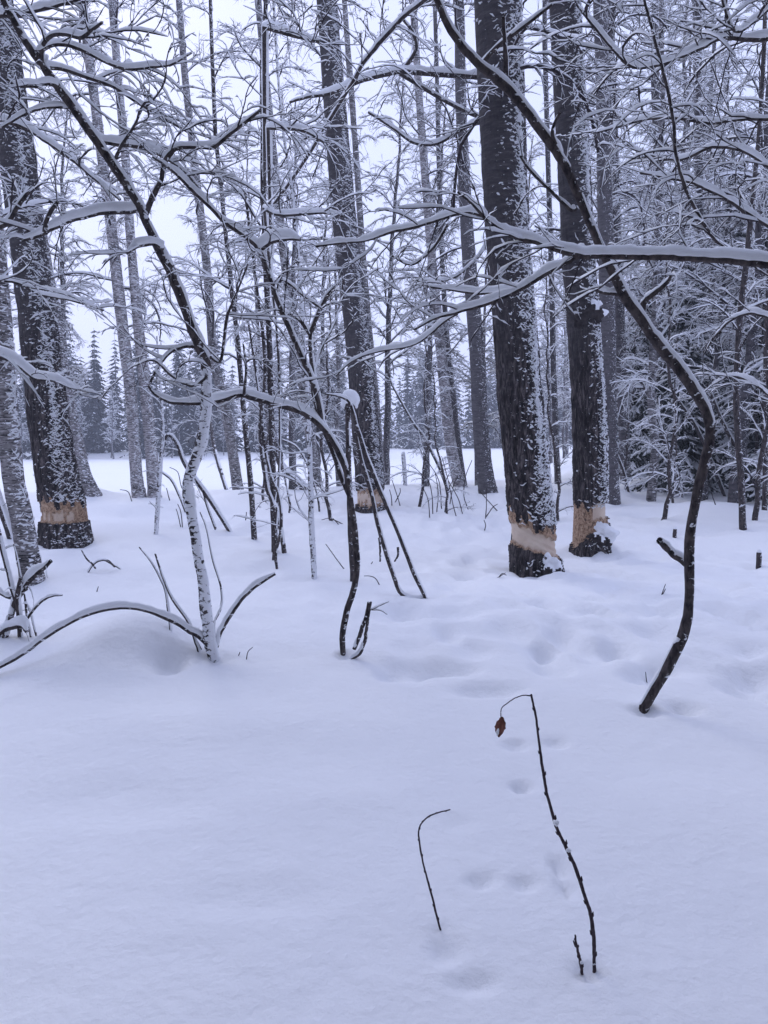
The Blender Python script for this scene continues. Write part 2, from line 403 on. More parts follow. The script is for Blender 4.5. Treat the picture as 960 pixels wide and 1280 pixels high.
def rough_trunk(root, pts, rs, d, ntheta, dz, seed, band=None, flare=.11, furrow=.022, wide=()):
    """large furrowed trunk; band: function(angle, height) -> (raw wood 0..1, depth) for the part the beavers gnawed"""
    L = np.concatenate([[0], np.cumsum(np.linalg.norm(np.diff(pts, axis=0), axis=1))])
    zz = [0.0]
    while zz[-1] < L[-1]: zz.append(zz[-1] + (dz * .45 if band and zz[-1] < 1.6 else dz * (1 + zz[-1] * .12)))
    s = np.array(zz[:-1]); n = len(s)
    tfull = np.interp(s, L, np.arange(len(L)))
    sp = smooth_path(pts, 400); Ls = np.concatenate([[0], np.cumsum(np.linalg.norm(np.diff(sp, axis=0), axis=1))]); Ls *= L[-1] / Ls[-1]
    c = np.stack([np.interp(s, Ls, sp[:, i]) for i in range(3)], -1); r = np.interp(s, L, rs)
    a = np.arange(ntheta) / ntheta * 2 * math.pi
    A, Z = np.meshgrid(a, s - .35)                             # Z: height above the snow
    A2 = A + .04 * np.sin(Z * 9)
    f = ring_noise(A2, Z, seed); ff = np.abs(f) ** .7
    rough = np.clip(1.15 - Z / 6.5, .18, 1)
    rr = r[:, None] * (1 + flare * np.exp(-np.maximum(Z, 0) / .22) * (1 + .5 * np.sin(3 * A + seed) + .3 * np.sin(5 * A + 2 * seed)))
    rr = rr * (1 + .02 * np.sin(2 * A + Z * .8 + seed)) + furrow * rough * (ff - .45) * 2
    rr += R.normal(0, .0022, rr.shape) * rough
    raw = np.zeros_like(rr); wood = np.zeros_like(rr)
    if band:
        wood, raw, dep = band(A, Z); smoothr = r[:, None] * (1 + .02 * np.sin(2 * A + seed))
        rr = np.where(wood > .5, smoothr - dep * 1.5 + .005 * np.abs(np.sin(A * 11 + Z * 55 + np.sin(A * 5) * 2)) + .004 * ring_noise(A * 2, Z * 3, seed + 3), rr)
    X = c[:, None, 0] + rr * np.cos(A); Y = c[:, None, 1] + rr * np.sin(A); Zw = np.broadcast_to(c[:, None, 2], X.shape)
    V = np.stack([X, Y, Zw], -1)
    idx = np.arange(n * ntheta).reshape(n, ntheta); j2 = (np.arange(ntheta) + 1) % ntheta
    q = np.stack([idx[:-1], idx[:-1][:, j2], idx[1:][:, j2], idx[1:]], -1).reshape(-1, 4)
    wf = (wood.ravel()[q].mean(1) > .5)
    mb = MB(); mb.add(V, q[~wf]); t = mb.obj('trunk', [ASPEN], root)
    if wf.any():
        mb = MB(); mb.add(V, q[wf]); mb.obj('chewed_wood', [WOOD], root, attr=('raw', raw.ravel()))
    return t, c, rr, s - .35, a
def flecks(par, c, rr, s, a, n, zlo, zhi, ctr, spread, size, zbias=1.0, thick=.011):
    """short ragged crescents of snow caught on the bark"""
    z = zlo + (zhi - zlo) * R.random(n) ** zbias
    an = ctr + R.normal(0, spread, n) * (.7 + .5 * np.sin(z * 2.2)) 
    i = np.clip(np.searchsorted(s, z), 0, len(s) - 1)
    m = 5; wd = size * (.4 + 1.2 * R.random(n) ** 1.5)
    u = np.linspace(-1, 1, m)[None]
    rad = rr[i].max(1) if rr.ndim == 2 else rr[i]
    jj = (np.round(an / (2 * math.pi) * rr.shape[1]).astype(int)) % rr.shape[1]
    rad = rr[i, jj]
    aa = an[:, None] + u * (wd / rad)[:, None]
    sag = wd[:, None] * (R.normal(0, .5, (n, 1)) * u + R.normal(-.1, .35, (n, 1)) * (1 - u * u) + R.normal(0, .18, (n, m)))
    rd = rad[:, None] + .004
    P = np.stack([c[i, 0][:, None] + rd * np.cos(aa), c[i, 1][:, None] + rd * np.sin(aa), c[i, 2][:, None] + (z - s[i])[:, None] + sag], -1)
    r = thick * (.5 + .9 * R.random((n, 1))) * np.array([.25, .9, 1.1, .8, .2])[None] * (.7 + .6 * R.random((n, m)))
    mb = MB(); tube(mb, P, r, 3); return mb.obj('clinging_snow', [SNOW], par, kind='stuff')
def simple_trunk(root, pts, rs, barkm, k=12, n=60, wob=.012, name='trunk', capk=0, flare=.25):
    P = smooth_path(pts, n); r = np.interp(np.linspace(0, 1, n), np.linspace(0, 1, len(rs)), rs)
    P[2:] += np.cumsum(R.normal(0, wob * .25, (n - 2, 3)), 0) * np.array([1, 1, 0]) * .5
    L = np.concatenate([[0], np.cumsum(np.linalg.norm(np.diff(P, axis=0), axis=1))])
    r = r * (1 + flare * np.exp(-np.maximum(L - .3, 0) / .15)) * (1 + R.normal(0, .02, n))
    mb = MB(); tube(mb, P, r, k); t = mb.obj(name, [barkm], root)
    return P, r, t
def side_snow(par, P, r, n, size, zlo=0.0, zhi=1.0, spread=.75, ctr=-.35, thick=.012):
    m = len(P); L = np.arange(m); c = P; s = P[:, 2] - P[0, 2]
    o = np.argsort(s)
    a = np.zeros(64); rr = np.repeat(r[:, None], 64, 1)
    return flecks(par, P[o], rr[o], s[o], a, n, zlo + .35, s.max() * zhi, ctr, spread, size, 1, thick)

def crown(root, P, r, nb, h0, h1, length, twigs=(10, 9), snow=(.036, .012, .0065), droop=.22, up=.25, ang=58, capk=True, named=10, rr=.42, zs=.75, bark=TWIG, mx=200):
    """limbs (each a part with its snow) and twigs (one part) on a stem P"""
    H = P[-1, 2] - P[0, 2]
    Q, q, L = grow(P[None], r[None], nb, h0, h1, ang, length, 11, droop=droop, up=up, zs=zs, rr=rr, jit=.13, rmin=.006, taper=.3, lfall=.35)
    q = np.minimum(q, .004 + .011 * L[:, None]) * np.linspace(1, .8, 11)[None]
    Q, q, L = cull(Q, q, L, mx)
    if not len(Q): return
    order = np.argsort([-(proj(Q[i])[1] > 0).sum() * L[i] for i in range(len(Q))])
    big = order[:named]; rest = order[named:]
    for i in big:
        mb = MB(); tube(mb, Q[i], q[i], 6); b = mb.obj('branch', [bark], root)
        mb = MB(); snowcap(mb, Q[i], q[i], snow[0]); mb.obj('snow_cap', [SNOW], b)
    mb = MB()
    if len(rest): twigtube(mb, Q[rest], q[rest], np.full(len(rest), snow[0] * .7))
    Q2, q2, L2 = grow(Q, q, twigs[0], .12, .97, 42, L * .42, 7, droop=droop * .8, up=up * .3, rr=.6, jit=.2, rmin=.0035)
    Q2, q2, L2 = cull(Q2, q2, L2, mx)
    if len(Q2):
        twigtube(mb, Q2, q2, np.full(len(Q2), snow[1]))
        Q3, q3, L3 = grow(Q2, q2, twigs[1], .1, .98, 40, L2 * .55, 4, droop=droop, up=0.0, rr=.65, jit=.22, rmin=.0028)
        Q3, q3, L3 = cull(Q3, q3, L3, mx)
        if len(Q3): twigtube(mb, Q3, q3, np.full(len(Q3), snow[2]))
    mb.obj('twigs', [bark, SNOW], root, kind='stuff')
    return mb.tris()

build_ground()

# ------------------------------------------------------------------ the four gnawed aspens
def band_M(A, Z):
    x = np.cos(A); f = -np.sin(A)                              # x right, f towards the camera
    n1 = ring_noise(A * 1.0, Z * .5, 91) * .10; n2 = ring_noise(A, Z * 2, 92) * .06
    top = .52 - .11 * x + n1; bot = .30 - .09 * x + n2
    top2 = .60 + .20 * np.clip(-x, 0, 1) + ring_noise(A, Z, 93) * .3; 
    pale = (Z < top) & (Z > bot)
    rough = (Z < top2 - .02) & (Z > bot - .03 + n1 * .3)
    wood = (pale | rough).astype(float)
    dep = np.where(pale, .035, .018) + .004 * np.sin(Z * 70 + A * 9)
    return wood, sst(0, .03, np.minimum(top - Z, Z - bot) + .012), dep
def band_N(A, Z):
    x = np.cos(A)
    n1 = ring_noise(A, Z * .5, 71) * .12
    top = .66 + .06 * x + n1; bot = .44 + .02 * x + n1 * .5
    pale = (Z < top) & (Z > bot) & (x > -.12)
    rough = (Z < .60 - .10 * x + ring_noise(A, Z, 72) * .2 - .03) & (Z > .22 + .18 * x + ring_noise(A, Z, 73) * .12)
    return (pale | rough).astype(float), np.where(pale, sst(0, .03, np.minimum(top - Z, Z - bot) + .01), 0.0), np.where(pale, .04, .02)
def band_B(A, Z):
    n1 = ring_noise(A, Z * .5, 61) * .12; x = np.cos(A)
    top = .50 + n1; bot = .33 + n1 * .3
    pale = (Z < top - .02) & (Z > bot + .02) & (ring_noise(A, Z, 64) > -.12)
    rough = (Z < top + .12 + ring_noise(A, Z, 62) * .3) & (Z > bot - .02)
    return (pale | rough).astype(float), np.where(pale & (np.abs(x) < .75), .75, 0.0), np.where(pale, .03, .018)
def band_J(A, Z):
    n1 = ring_noise(A, Z * .5, 51) * .3
    rough = (Z < .48 + n1) & (Z > .10 + n1 * .5)
    return rough.astype(float), np.where((Z < .38 + n1) & (Z > .2 + n1), .9, 0), np.full_like(Z, .03)
def burl(par, c, sx, sy, sz, seed, name='root_burl'):
    g = np.random.default_rng(seed); n, m = 36, 24
    u = np.linspace(0, 2 * math.pi, n, endpoint=False); v = np.linspace(-math.pi / 2, math.pi / 2, m)
    U, V = np.meshgrid(u, v, indexing='ij')
    D = np.stack([np.cos(V) * np.cos(U), np.cos(V) * np.sin(U), np.sin(V)], -1)
    f = 1 + sum(.11 * np.sin((D @ (g.normal(0, 1, 3) * g.uniform(2, 6))) + g.random() * 6) for _ in range(7))
    f = f - .10 * np.abs(np.sin((D @ g.normal(0, 7, 3)))) - .08 * np.abs(np.sin((D @ g.normal(0, 9, 3)) + 1))
    P = D * f[..., None] * np.array([sx, sy, sz]) + c
    idx = np.arange(n * m).reshape(n, m); i2 = (np.arange(n) + 1) % n
    q = np.stack([idx[:, :-1], idx[i2][:, :-1], idx[i2][:, 1:], idx[:, 1:]], -1)
    nz = D[..., 2] + .5 * np.sin(D[..., 0] * 9 + seed) * .5 + g.normal(0, .10, D.shape[:2]) - .55 * (np.abs(np.sin(D @ np.array([6.1, 3.3, 8.2]))) < .22) + .2 + .25 * D[..., 0]
    q = q.reshape(-1, 4); mi = (nz.ravel()[q].mean(1) > (-.05 if name == 'root_burl' else .75)).astype(int)
    mb = MB(); mb.add(P, q, mi); return mb.obj(name, [BURL, SNOW], par)
def aspen(label, pix, seed, nth, dz, band, flk, lean=0.0, above=5, furrow=.030, d=None, fsize=.029, zb=1.35):
    pts, rs, d = trunk_path(pix, d, lean, above)
    root = thing('aspen_tree', label, 'tree', tuple(pts[1]), 'aspens with bark gnawed by beavers')
    t, c, rr, s, a = rough_trunk(root, pts, rs, d, nth, dz, seed, band, furrow=furrow)
    hi = min(s.max(), at(pix[-1][0], -60, d)[2])
    flecks(t, c, rr, s, a, flk, .62, hi, -.86, .36, fsize, zb, .0085)
    flecks(t, c, rr, s, a, flk // 7, .66, hi, -1.3, .8, fsize * .7, 1)
    flecks(t, c, rr, s, a, 40, .02, .2, -1.0, .7, fsize * .7, 1)
    return root, pts, rs, c, rr, s, d
MT = aspen('thickest dark aspen with a wide pale chewed ring, right of the centre',
      [(671, 716, 63), (668, 690, 62), (665, 655, 61), (660, 600, 58), (650, 500, 57), (643, 400, 56), (635, 300, 54), (630, 200, 54), (626, 100, 55), (622, 0, 55)], 3, 110, .022, band_M, 1900, above=6)
root = MT[0]; b0 = gp(694, 722)
burl(root, at(684, 705, MT[6] - .24), .17, .13, .13, 5)
NT_ = aspen('dark aspen with a snow-topped burl on the trunk and a chewed patch above the snow',
      [(737, 686, 47), (738, 640, 45), (738, 600, 44), (736, 500, 44), (729, 400, 42), (722, 300, 40), (717, 200, 39), (711, 100, 37), (706, 0, 36)], 9, 96, .026, band_N, 1500, above=6, fsize=.03)
burl(NT_[0], at(751, 668, NT_[6] - .22), .19, .15, .18, 8)
pb = at(729, 398, NT_[6]); burl(NT_[0], pb + np.array([.03, -.10, 0]), .27, .23, .17, 12, 'trunk_burl')
capb = pb + np.array([.02, -.14, .17])
mb = MB()
for q in range(7):
    c0 = capb + np.array([rnd.uniform(-.17, .17), rnd.uniform(-.06, .04), rnd.uniform(-.03, .05)])
    l = rnd.uniform(.05, .09); P = np.linspace([-l, 0, -.01], [l, 0, -.01], 6) + c0; P[:, 2] += R.normal(0, .006, 6)
    tube(mb, P, np.array([.01, .035, .045, .045, .03, .008]) * rnd.uniform(.7, 1.2), 7)
mb.obj('snow_cap', [SNOW], NT_[0])
BT = aspen('big dark aspen leaning left at the left edge with a chewed ring',
      [(82, 678, 62), (80, 640, 58), (75, 610, 55), (70, 590, 53), (58, 500, 49), (47, 400, 45), (34, 300, 41), (22, 200, 40), (9, 100, 38), (-4, 0, 36)], 21, 96, .026, band_B, 1200, above=5, fsize=.03)
JT = aspen('tall aspen in the centre leaning left, bark stripped at its foot',
      [(463, 638, 37), (462, 600, 36), (454, 500, 34), (445, 400, 32), (433, 300, 30), (424, 200, 28), (416, 100, 26), (408, 0, 24)], 33, 72, .036, band_J, 1100, above=6, furrow=.02, fsize=.036)
crown(MT[0], MT[1][3:], MT[2][3:], 12, .45, .98, 1.6, named=5, mx=120)
crown(NT_[0], NT_[1][3:], NT_[2][3:], 12, .45, .98, 1.6, named=5, mx=120)
crown(JT[0], JT[1][3:], JT[2][3:], 20, .3, .98, 1.9, named=8, mx=120)
crown(BT[0], BT[1][3:], BT[2][3:], 12, .3, .98, 1.6, named=5, mx=120)

# ------------------------------------------------------------------ birches and other trees one can follow from the snow upwards
TREES = [
 # label, pixels (x,y,width) from base, bark, kind, flecks, crown limbs, start of the crown
 ('pale birch at the left edge in front of the big dark aspen', [(41, 726, 29), (34, 690, 28), (27, 650, 27), (15, 590, 26), (8, 500, 25), (2, 400, 24), (-6, 300, 22), (-14, 200, 20), (-22, 100, 18)], BIRCHD, 900, 8, .5),
 ('snow-plastered birch half hidden behind the big leaning aspen', [(113, 616, 22), (104, 590, 17), (96, 550, 15), (82, 480, 14), (70, 400, 13), (53, 300, 12), (38, 200, 11), (24, 100, 10), (10, 0, 9)], BIRCHD, 900, 14, .35),
 ('pale birch, left one of the close pair by the field', [(174, 622, 17), (170, 590, 15), (164, 500, 14), (152, 400, 14), (141, 300, 13), (128, 200, 12), (115, 100, 11), (102, 0, 10)], BIRCH, 900, 26, .32),
 ('pale birch, right one of the close pair by the field', [(193, 622, 16), (190, 580, 15), (183, 500, 14), (174, 420, 13), (164, 310, 11), (157, 200, 10), (148, 100, 9), (140, 0, 9)], BIRCH, 800, 24, .32),
 ('slender birch with whitish trunk by a snow bank at the field edge', [(297, 608, 14), (290, 560, 12.5), (280, 500, 12), (268, 450, 11), (260, 350, 10), (255, 300, 10), (243, 200, 9), (232, 100, 8), (224, 0, 7)], BIRCHD, 500, 24, .3),
 ('thin dark young tree just right of the slender birch', [(318, 675, 7), (313, 600, 7), (303, 500, 6.5), (297, 430, 6), (288, 350, 6), (278, 250, 5), (268, 150, 5), (262, 0, 4)], SAPL, 250, 22, .28),
 ('straight dark young tree standing left of the centre', [(343, 690, 8), (341, 620, 8), (340, 540, 7.5), (337, 440, 7), (333, 340, 7), (330, 240, 6), (330, 120, 6), (332, 0, 5)], SAPL, 250, 26, .28),
 ('snow-speckled birch rising behind the arching stems', [(396, 604, 14), (390, 560, 13), (380, 490, 12), (366, 400, 12), (355, 320, 11), (344, 220, 10), (333, 110, 9), (322, 0, 8)], BIRCHD, 700, 24, .3),
 ('narrow birch close behind the central leaning aspen', [(478, 604, 9), (470, 500, 8.5), (460, 400, 8), (452, 300, 8), (444, 180, 7), (436, 80, 7), (430, 0, 6)], BIRCHD, 300, 20, .35),
 ('ragged birch with peeling snow-covered trunk and dark foot', [(575, 608, 17), (569, 585, 15), (561, 540, 14), (551, 440, 13), (541, 340, 11), (531, 220, 10), (523, 110, 9), (516, 0, 8)], BIRCH, 800, 26, .32),
 ('thin grey trunk twinned with the ragged birch', [(580, 606, 8), (574, 560, 7), (567, 500, 7), (559, 430, 7), (553, 330, 6), (549, 220, 6), (546, 100, 5), (543, 0, 5)], GREYB, 200, 16, .4),
 ('smooth grey aspen with a clean trunk left of the thickest aspen', [(610, 616, 23), (606, 590, 21), (601, 540, 20), (596, 440, 19), (588, 350, 17), (581, 250, 15), (576, 130, 13), (573, 0, 12)], GREYB, 500, 16, .45),
 ('brownish aspen close behind the one with the burl', [(766, 629, 19), (764, 590, 18), (762, 500, 18), (760, 400, 18), (758, 300, 18), (756, 200, 17), (754, 100, 16), (751, 0, 16)], GREYB, 450, 18, .45),
 ('grey trunk just right of the paired dark aspens', [(783, 601, 14), (781, 560, 13), (778, 480, 13), (775, 400, 12), (771, 300, 11), (768, 180, 10), (764, 60, 9), (762, 0, 9)], FARB, 300, 22, .35),
 ('trunk at the spruce thicket, nearest its left end', [(832, 607, 14), (830, 560, 13), (827, 480, 12), (824, 400, 12), (822, 300, 10), (820, 180, 9), (818, 60, 9)], FARB, 300, 24, .3),
 ('slim pale trunk standing in the spruce thicket', [(863, 603, 9), (865, 560, 9), (868, 480, 8), (872, 400, 8), (874, 300, 7), (872, 150, 7), (870, 0, 6)], BIRCHD, 200, 24, .3),
 ('short-spaced dark trunk between the slim pale one and the sapling arch', [(882, 612, 10), (882, 560, 9), (881, 480, 9), (880, 400, 9), (876, 280, 8), (874, 150, 7), (874, 0, 6)], FARB, 200, 22, .3),
 ('thin bare trunk with knots at the right side', [(929, 660, 8.5), (927, 610, 8), (924, 550, 8), (922, 480, 8), (926, 400, 7.5), (933, 330, 7), (941, 250, 6), (950, 150, 5), (957, 0, 5)], SAPL, 150, 22, .35),
 ('thin trunk at the right border behind the snow hump', [(955, 636, 6), (956, 580, 6), (956, 500, 6), (958, 400, 5), (961, 300, 5), (965, 150, 4)], SAPL, 80, 14, .35),
 ('snowy trunk seen through the gap between the two darkest aspens', [(697, 585, 8), (695, 540, 8), (692, 450, 7), (690, 350, 7), (686, 200, 6), (682, 50, 6)], FARB, 100, 22, .3),
]
GEO = {}
for lab, pix, bk, fl, nb, h0 in TREES:
    pts, rs, d = trunk_path(pix, None, 0, 3.5 if pix[-1][1] <= 0 else 6)
    small = pix[0][2] < 10
    root = thing('birch_tree' if bk in (BIRCH, BIRCHD) else ('young_tree' if bk is SAPL else 'aspen_tree' if bk is GREYB else 'forest_tree'), lab, 'tree', tuple(pts[1]))
    P, r, t = simple_trunk(root, pts, rs, bk, 14 if not small else 9, 70, .02 if small else .012, flare=.12)
    side_snow(t, P, r, int(fl * (.75 if bk is BIRCH else .42)), .05 if not small else .03, thick=.013 if not small else .009)
    n = crown(root, P, r, nb, h0, .97, 2.0 if not small else 1.5, named=7, mx=80, twigs=(10, 9), droop=.26)
    print(lab[:30], 'd=%.1f' % d, 'r=%.2f' % rs[1], 'tris', n)

# ------------------------------------------------------------------ saplings with hand-traced stems
def stem(pix, d0, d1=None, n=None):
    """pix (x, y, width) ; distance runs from d0 at the first point to d1 at the last, along the length"""
    d1 = d0 if d1 is None else d1
    q = np.array(pix, float); l = np.concatenate([[0], np.cumsum(np.hypot(np.diff(q[:, 0]), np.diff(q[:, 1])))]); l /= l[-1]
    pts = np.array([at(x, y, d0 + (d1 - d0) * t) for (x, y, _), t in zip(pix, l)])
    rs = q[:, 2] / 2 * pts[:, 1] / F
    n = n or 0; n = max(n, 10, int(len(pix) * 4), int(np.linalg.norm(np.diff(pts, axis=0), axis=1).sum() / (.035 if pts[:, 1].min() < 6.5 else .07)))
    P = smooth_path(pts, n); r = np.interp(np.linspace(0, 1, n), np.linspace(0, 1, len(rs)), rs)
    jit = np.cumsum(R.normal(0, 1, (n, 3)), 0); jit -= np.linspace(0, 1, n)[:, None] * jit[-1]
    return P + jit * np.minimum(.0016, .12 * r)[:, None], r * (1 + .16 * (lnoise(1, n, 4)[0] - .5))
def put_branch(root, P, r, snowt, name='branch', bark=SAPL, gap=.1, side=.12, k=8, step=3):
    mb = MB(); tube(mb, P, r, k); b = mb.obj(name, [bark], root)
    if snowt:
        mb = MB(); snowcap(mb, P, r, snowt, gap=gap, side=side, step=step); mb.obj('snow_cap', [SNOW], b)
    return b
def put_twigs(root, sets, k1, l1, k2=5, snow=(.018, .012), tmin=.15, up=.12, droop=.12, ang=45, k3=0, mx=90, bark=TWIG, rmin=.0025, zs=.7):
    mb = MB()
    for P, r in sets:
        Lp = np.linalg.norm(np.diff(P, axis=0), axis=1).sum(); kk = max(1, int(round(k1 * Lp)))
        Q, q, L = grow(P[None], r[None], kk, tmin, .99, ang, l1, 9, droop=droop, up=up, zs=zs, rr=.5, jit=.17, rmin=rmin * 1.4, lfall=.3)
        q = np.minimum(q, .002 + .0042 * L[:, None])
        Q, q, L = cull(Q, q, L, mx)
        if not len(Q): continue
        twigtube(mb, Q, q, np.full(len(Q), snow[0]))
        if k2:
            Q2, q2, L2 = grow(Q, q, k2, .15, .98, 40, L * .5, 6, droop=droop, up=up * .4, rr=.6, jit=.2, rmin=rmin)
            Q2, q2, L2 = cull(Q2, q2, L2, mx); 
            if not len(Q2): continue
            twigtube(mb, Q2, q2, np.full(len(Q2), snow[1]))
            if k3:
                Q3, q3, L3 = grow(Q2, q2, k3, .15, .98, 38, L2 * .5, 5, droop=droop, up=0, rr=.65, jit=.22, rmin=rmin * .8)
                Q3, q3, L3 = cull(Q3, q3, L3, mx)
                if len(Q3): twigtube(mb, Q3, q3, np.full(len(Q3), snow[1] * .8))
    if mb.v: mb.obj('twigs', [bark, SNOW], root, kind='stuff')
    return mb.tris()
def sapling(name, label, cat, base, stems, twig=None, group=None):
    """base (px,py) on the snow; stems: (pixels, d0 or None for the base distance, d1, snow, part name, options)"""
    g = gp(*base); root = thing(name, label, cat, tuple(g), group); sets = []
    for st in stems:
        pix, d0, d1, sn, nm = st[:5]; op = st[5] if len(st) > 5 else {}
        P, r = stem(pix, g[1] if d0 is None else d0, (g[1] if d0 is None else d0) if d1 is None else d1)
        if nm == 'stem' or op.get('root'): P = np.vstack([P[0] + (unit(P[0] - P[1]) + np.array([0, 0, -1.2])) * .14, P]); r = np.concatenate([r[:1], r])
        o2 = {k: v for k, v in op.items() if k in ('gap', 'side', 'bark', 'k', 'step')}
        put_branch(root, P, r, sn, nm, **o2)
        if not op.get('bare'): sets.append((P, r))
    if twig: print(label[:30], 'd=%.1f' % g[1], put_twigs(root, sets, **twig))
    return root, g[1]
# great arch on the right
sapling('arching_sapling', 'tall bare sapling bent in a great arch from the snow at lower right', 'sapling', (804, 888), [
  ([(804, 888, 13), (818, 862, 13.5), (834, 835, 14), (848, 806, 14), (855, 790, 13), (861, 750, 12), (862, 700, 12), (864, 670, 12), (872, 620, 11.5), (884, 575, 12), (892, 540, 12), (886, 512, 12), (866, 480, 13), (845, 452, 13),
    (822, 424, 13), (805, 400, 13), (786, 372, 12), (768, 338, 11), (748, 298, 10), (728, 250, 10), (712, 212, 10), (690, 176, 11), (660, 138, 11), (632, 104, 11), (604, 84, 10), (580, 58, 9), (560, 28, 8), (545, -4, 7), (530, -40, 6)], None, 3.7, .036, 'stem', dict(side=-.05, gap=.0, bare=True, k=12)),
  ([(857, 704, 10), (843, 693, 9), (832, 683, 9), (824, 676, 8)], None, 4.3, .022, 'branch', dict(gap=-.1, bare=True)),
  ([(800, 390, 9), (806, 378, 7), (820, 366, 6), (834, 352, 5), (842, 336, 3)], 4.1, 3.9, .03, 'branch', dict(gap=-.1)),
  ([(630, 105, 9), (632, 90, 7), (631, 60, 5), (629, 20, 4)], 3.9, 3.7, .02, 'branch', dict(side=.2)),
  ([(712, 214, 6), (700, 190, 5), (690, 165, 4), (700, 140, 3)], 3.95, 3.8, .03, 'branch'),
  ([(720, 262, 5), (712, 262, 5), (690, 240, 4), (664, 215, 3.5), (650, 195, 2.5)], 4.0, 3.9, .02, 'branch', dict(gap=.3)),
  ([(785, 370, 4), (775, 367, 6), (755, 366, 5), (742, 362, 4)], 4.1, 4.0, .03, 'branch', dict(gap=-.2, bare=True)),
  ([(600, 84, 6), (620, 60, 5), (660, 30, 4), (690, 6, 3)], 3.9, 3.7, .025, 'branch')],
  dict(k1=4, l1=.5, k2=4, k3=0, snow=(.016, .009)))
# heavy horizontal limb that reaches in from a tree right of the frame
g = np.array([2.45, 3.7, float(hgt(2.45, 3.7))])
root = thing('sapling', 'snow-loaded limb stretching in level from the right edge across the two dark aspens', 'sapling', tuple(g))
P = smooth_path([g + [0.35, 0, -.2], g + [.3, 0, .5], g + [.15, 0, 1.2], g + [-.1, 0, 2.0], g + [-.05, .1, 3.0], g + [.1, .1, 4.2]], 30); put_branch(root, P, np.linspace(.045, .02, 30), .02, 'stem')
T0 = g + [.02, 0, 1.75]
sets = []
def limb(pix, d0, d1, sn, first=None, **o):
    P, r = stem(pix, d0, d1, max(14, len(pix) * 6))
    if first is not None: P = np.vstack([first, P]); r = np.concatenate([r[:1], r])
    put_branch(root, P, r, sn, 'branch', **o); sets.append((P, r))
pj = at(962, 331, 3.62)
limb([(966, 331, 11), (930, 328, 10), (880, 323, 9), (840, 320, 9), (800, 318, 9), (760, 316, 8), (730, 314, 8), (700, 310, 7), (670, 300, 6), (640, 292, 6), (610, 274, 5), (588, 252, 4), (572, 240, 3)], 3.6, 3.9, .042, first=P[17], gap=-.45, side=-.1, step=2)
limb([(735, 316, 7), (715, 327, 6), (690, 340, 6), (665, 354, 6), (635, 370, 5), (600, 384, 5), (570, 392, 4), (545, 398, 3), (518, 412, 2.5)], 3.83, 4.1, .038, gap=-.25, step=2)
limb([(610, 273, 5), (585, 265, 4), (556, 272, 4), (520, 284, 4), (490, 290, 4), (462, 300, 3), (430, 304, 3), (395, 308, 3)], 3.92, 4.2, .034, gap=-.2, step=2)
limb([(655, 360, 5), (640, 360, 4), (610, 366, 4), (580, 364, 3.5), (535, 358, 3)], 4.0, 4.2, .03, gap=-.2)
limb([(560, 280, 3), (540, 310, 3), (515, 330, 2.5), (490, 320, 2)], 4.1, 4.3, .02)
limb([(572, 392, 3), (556, 402, 3), (520, 430, 2.5), (470, 440, 2.5), (440, 452, 2), (420, 470, 1.6)], 4.1, 4.4, .028, gap=-.1)
put_twigs(root, sets, 5, .5, 4, k3=1, snow=(.016, .010), mx=60)
root_limb = root

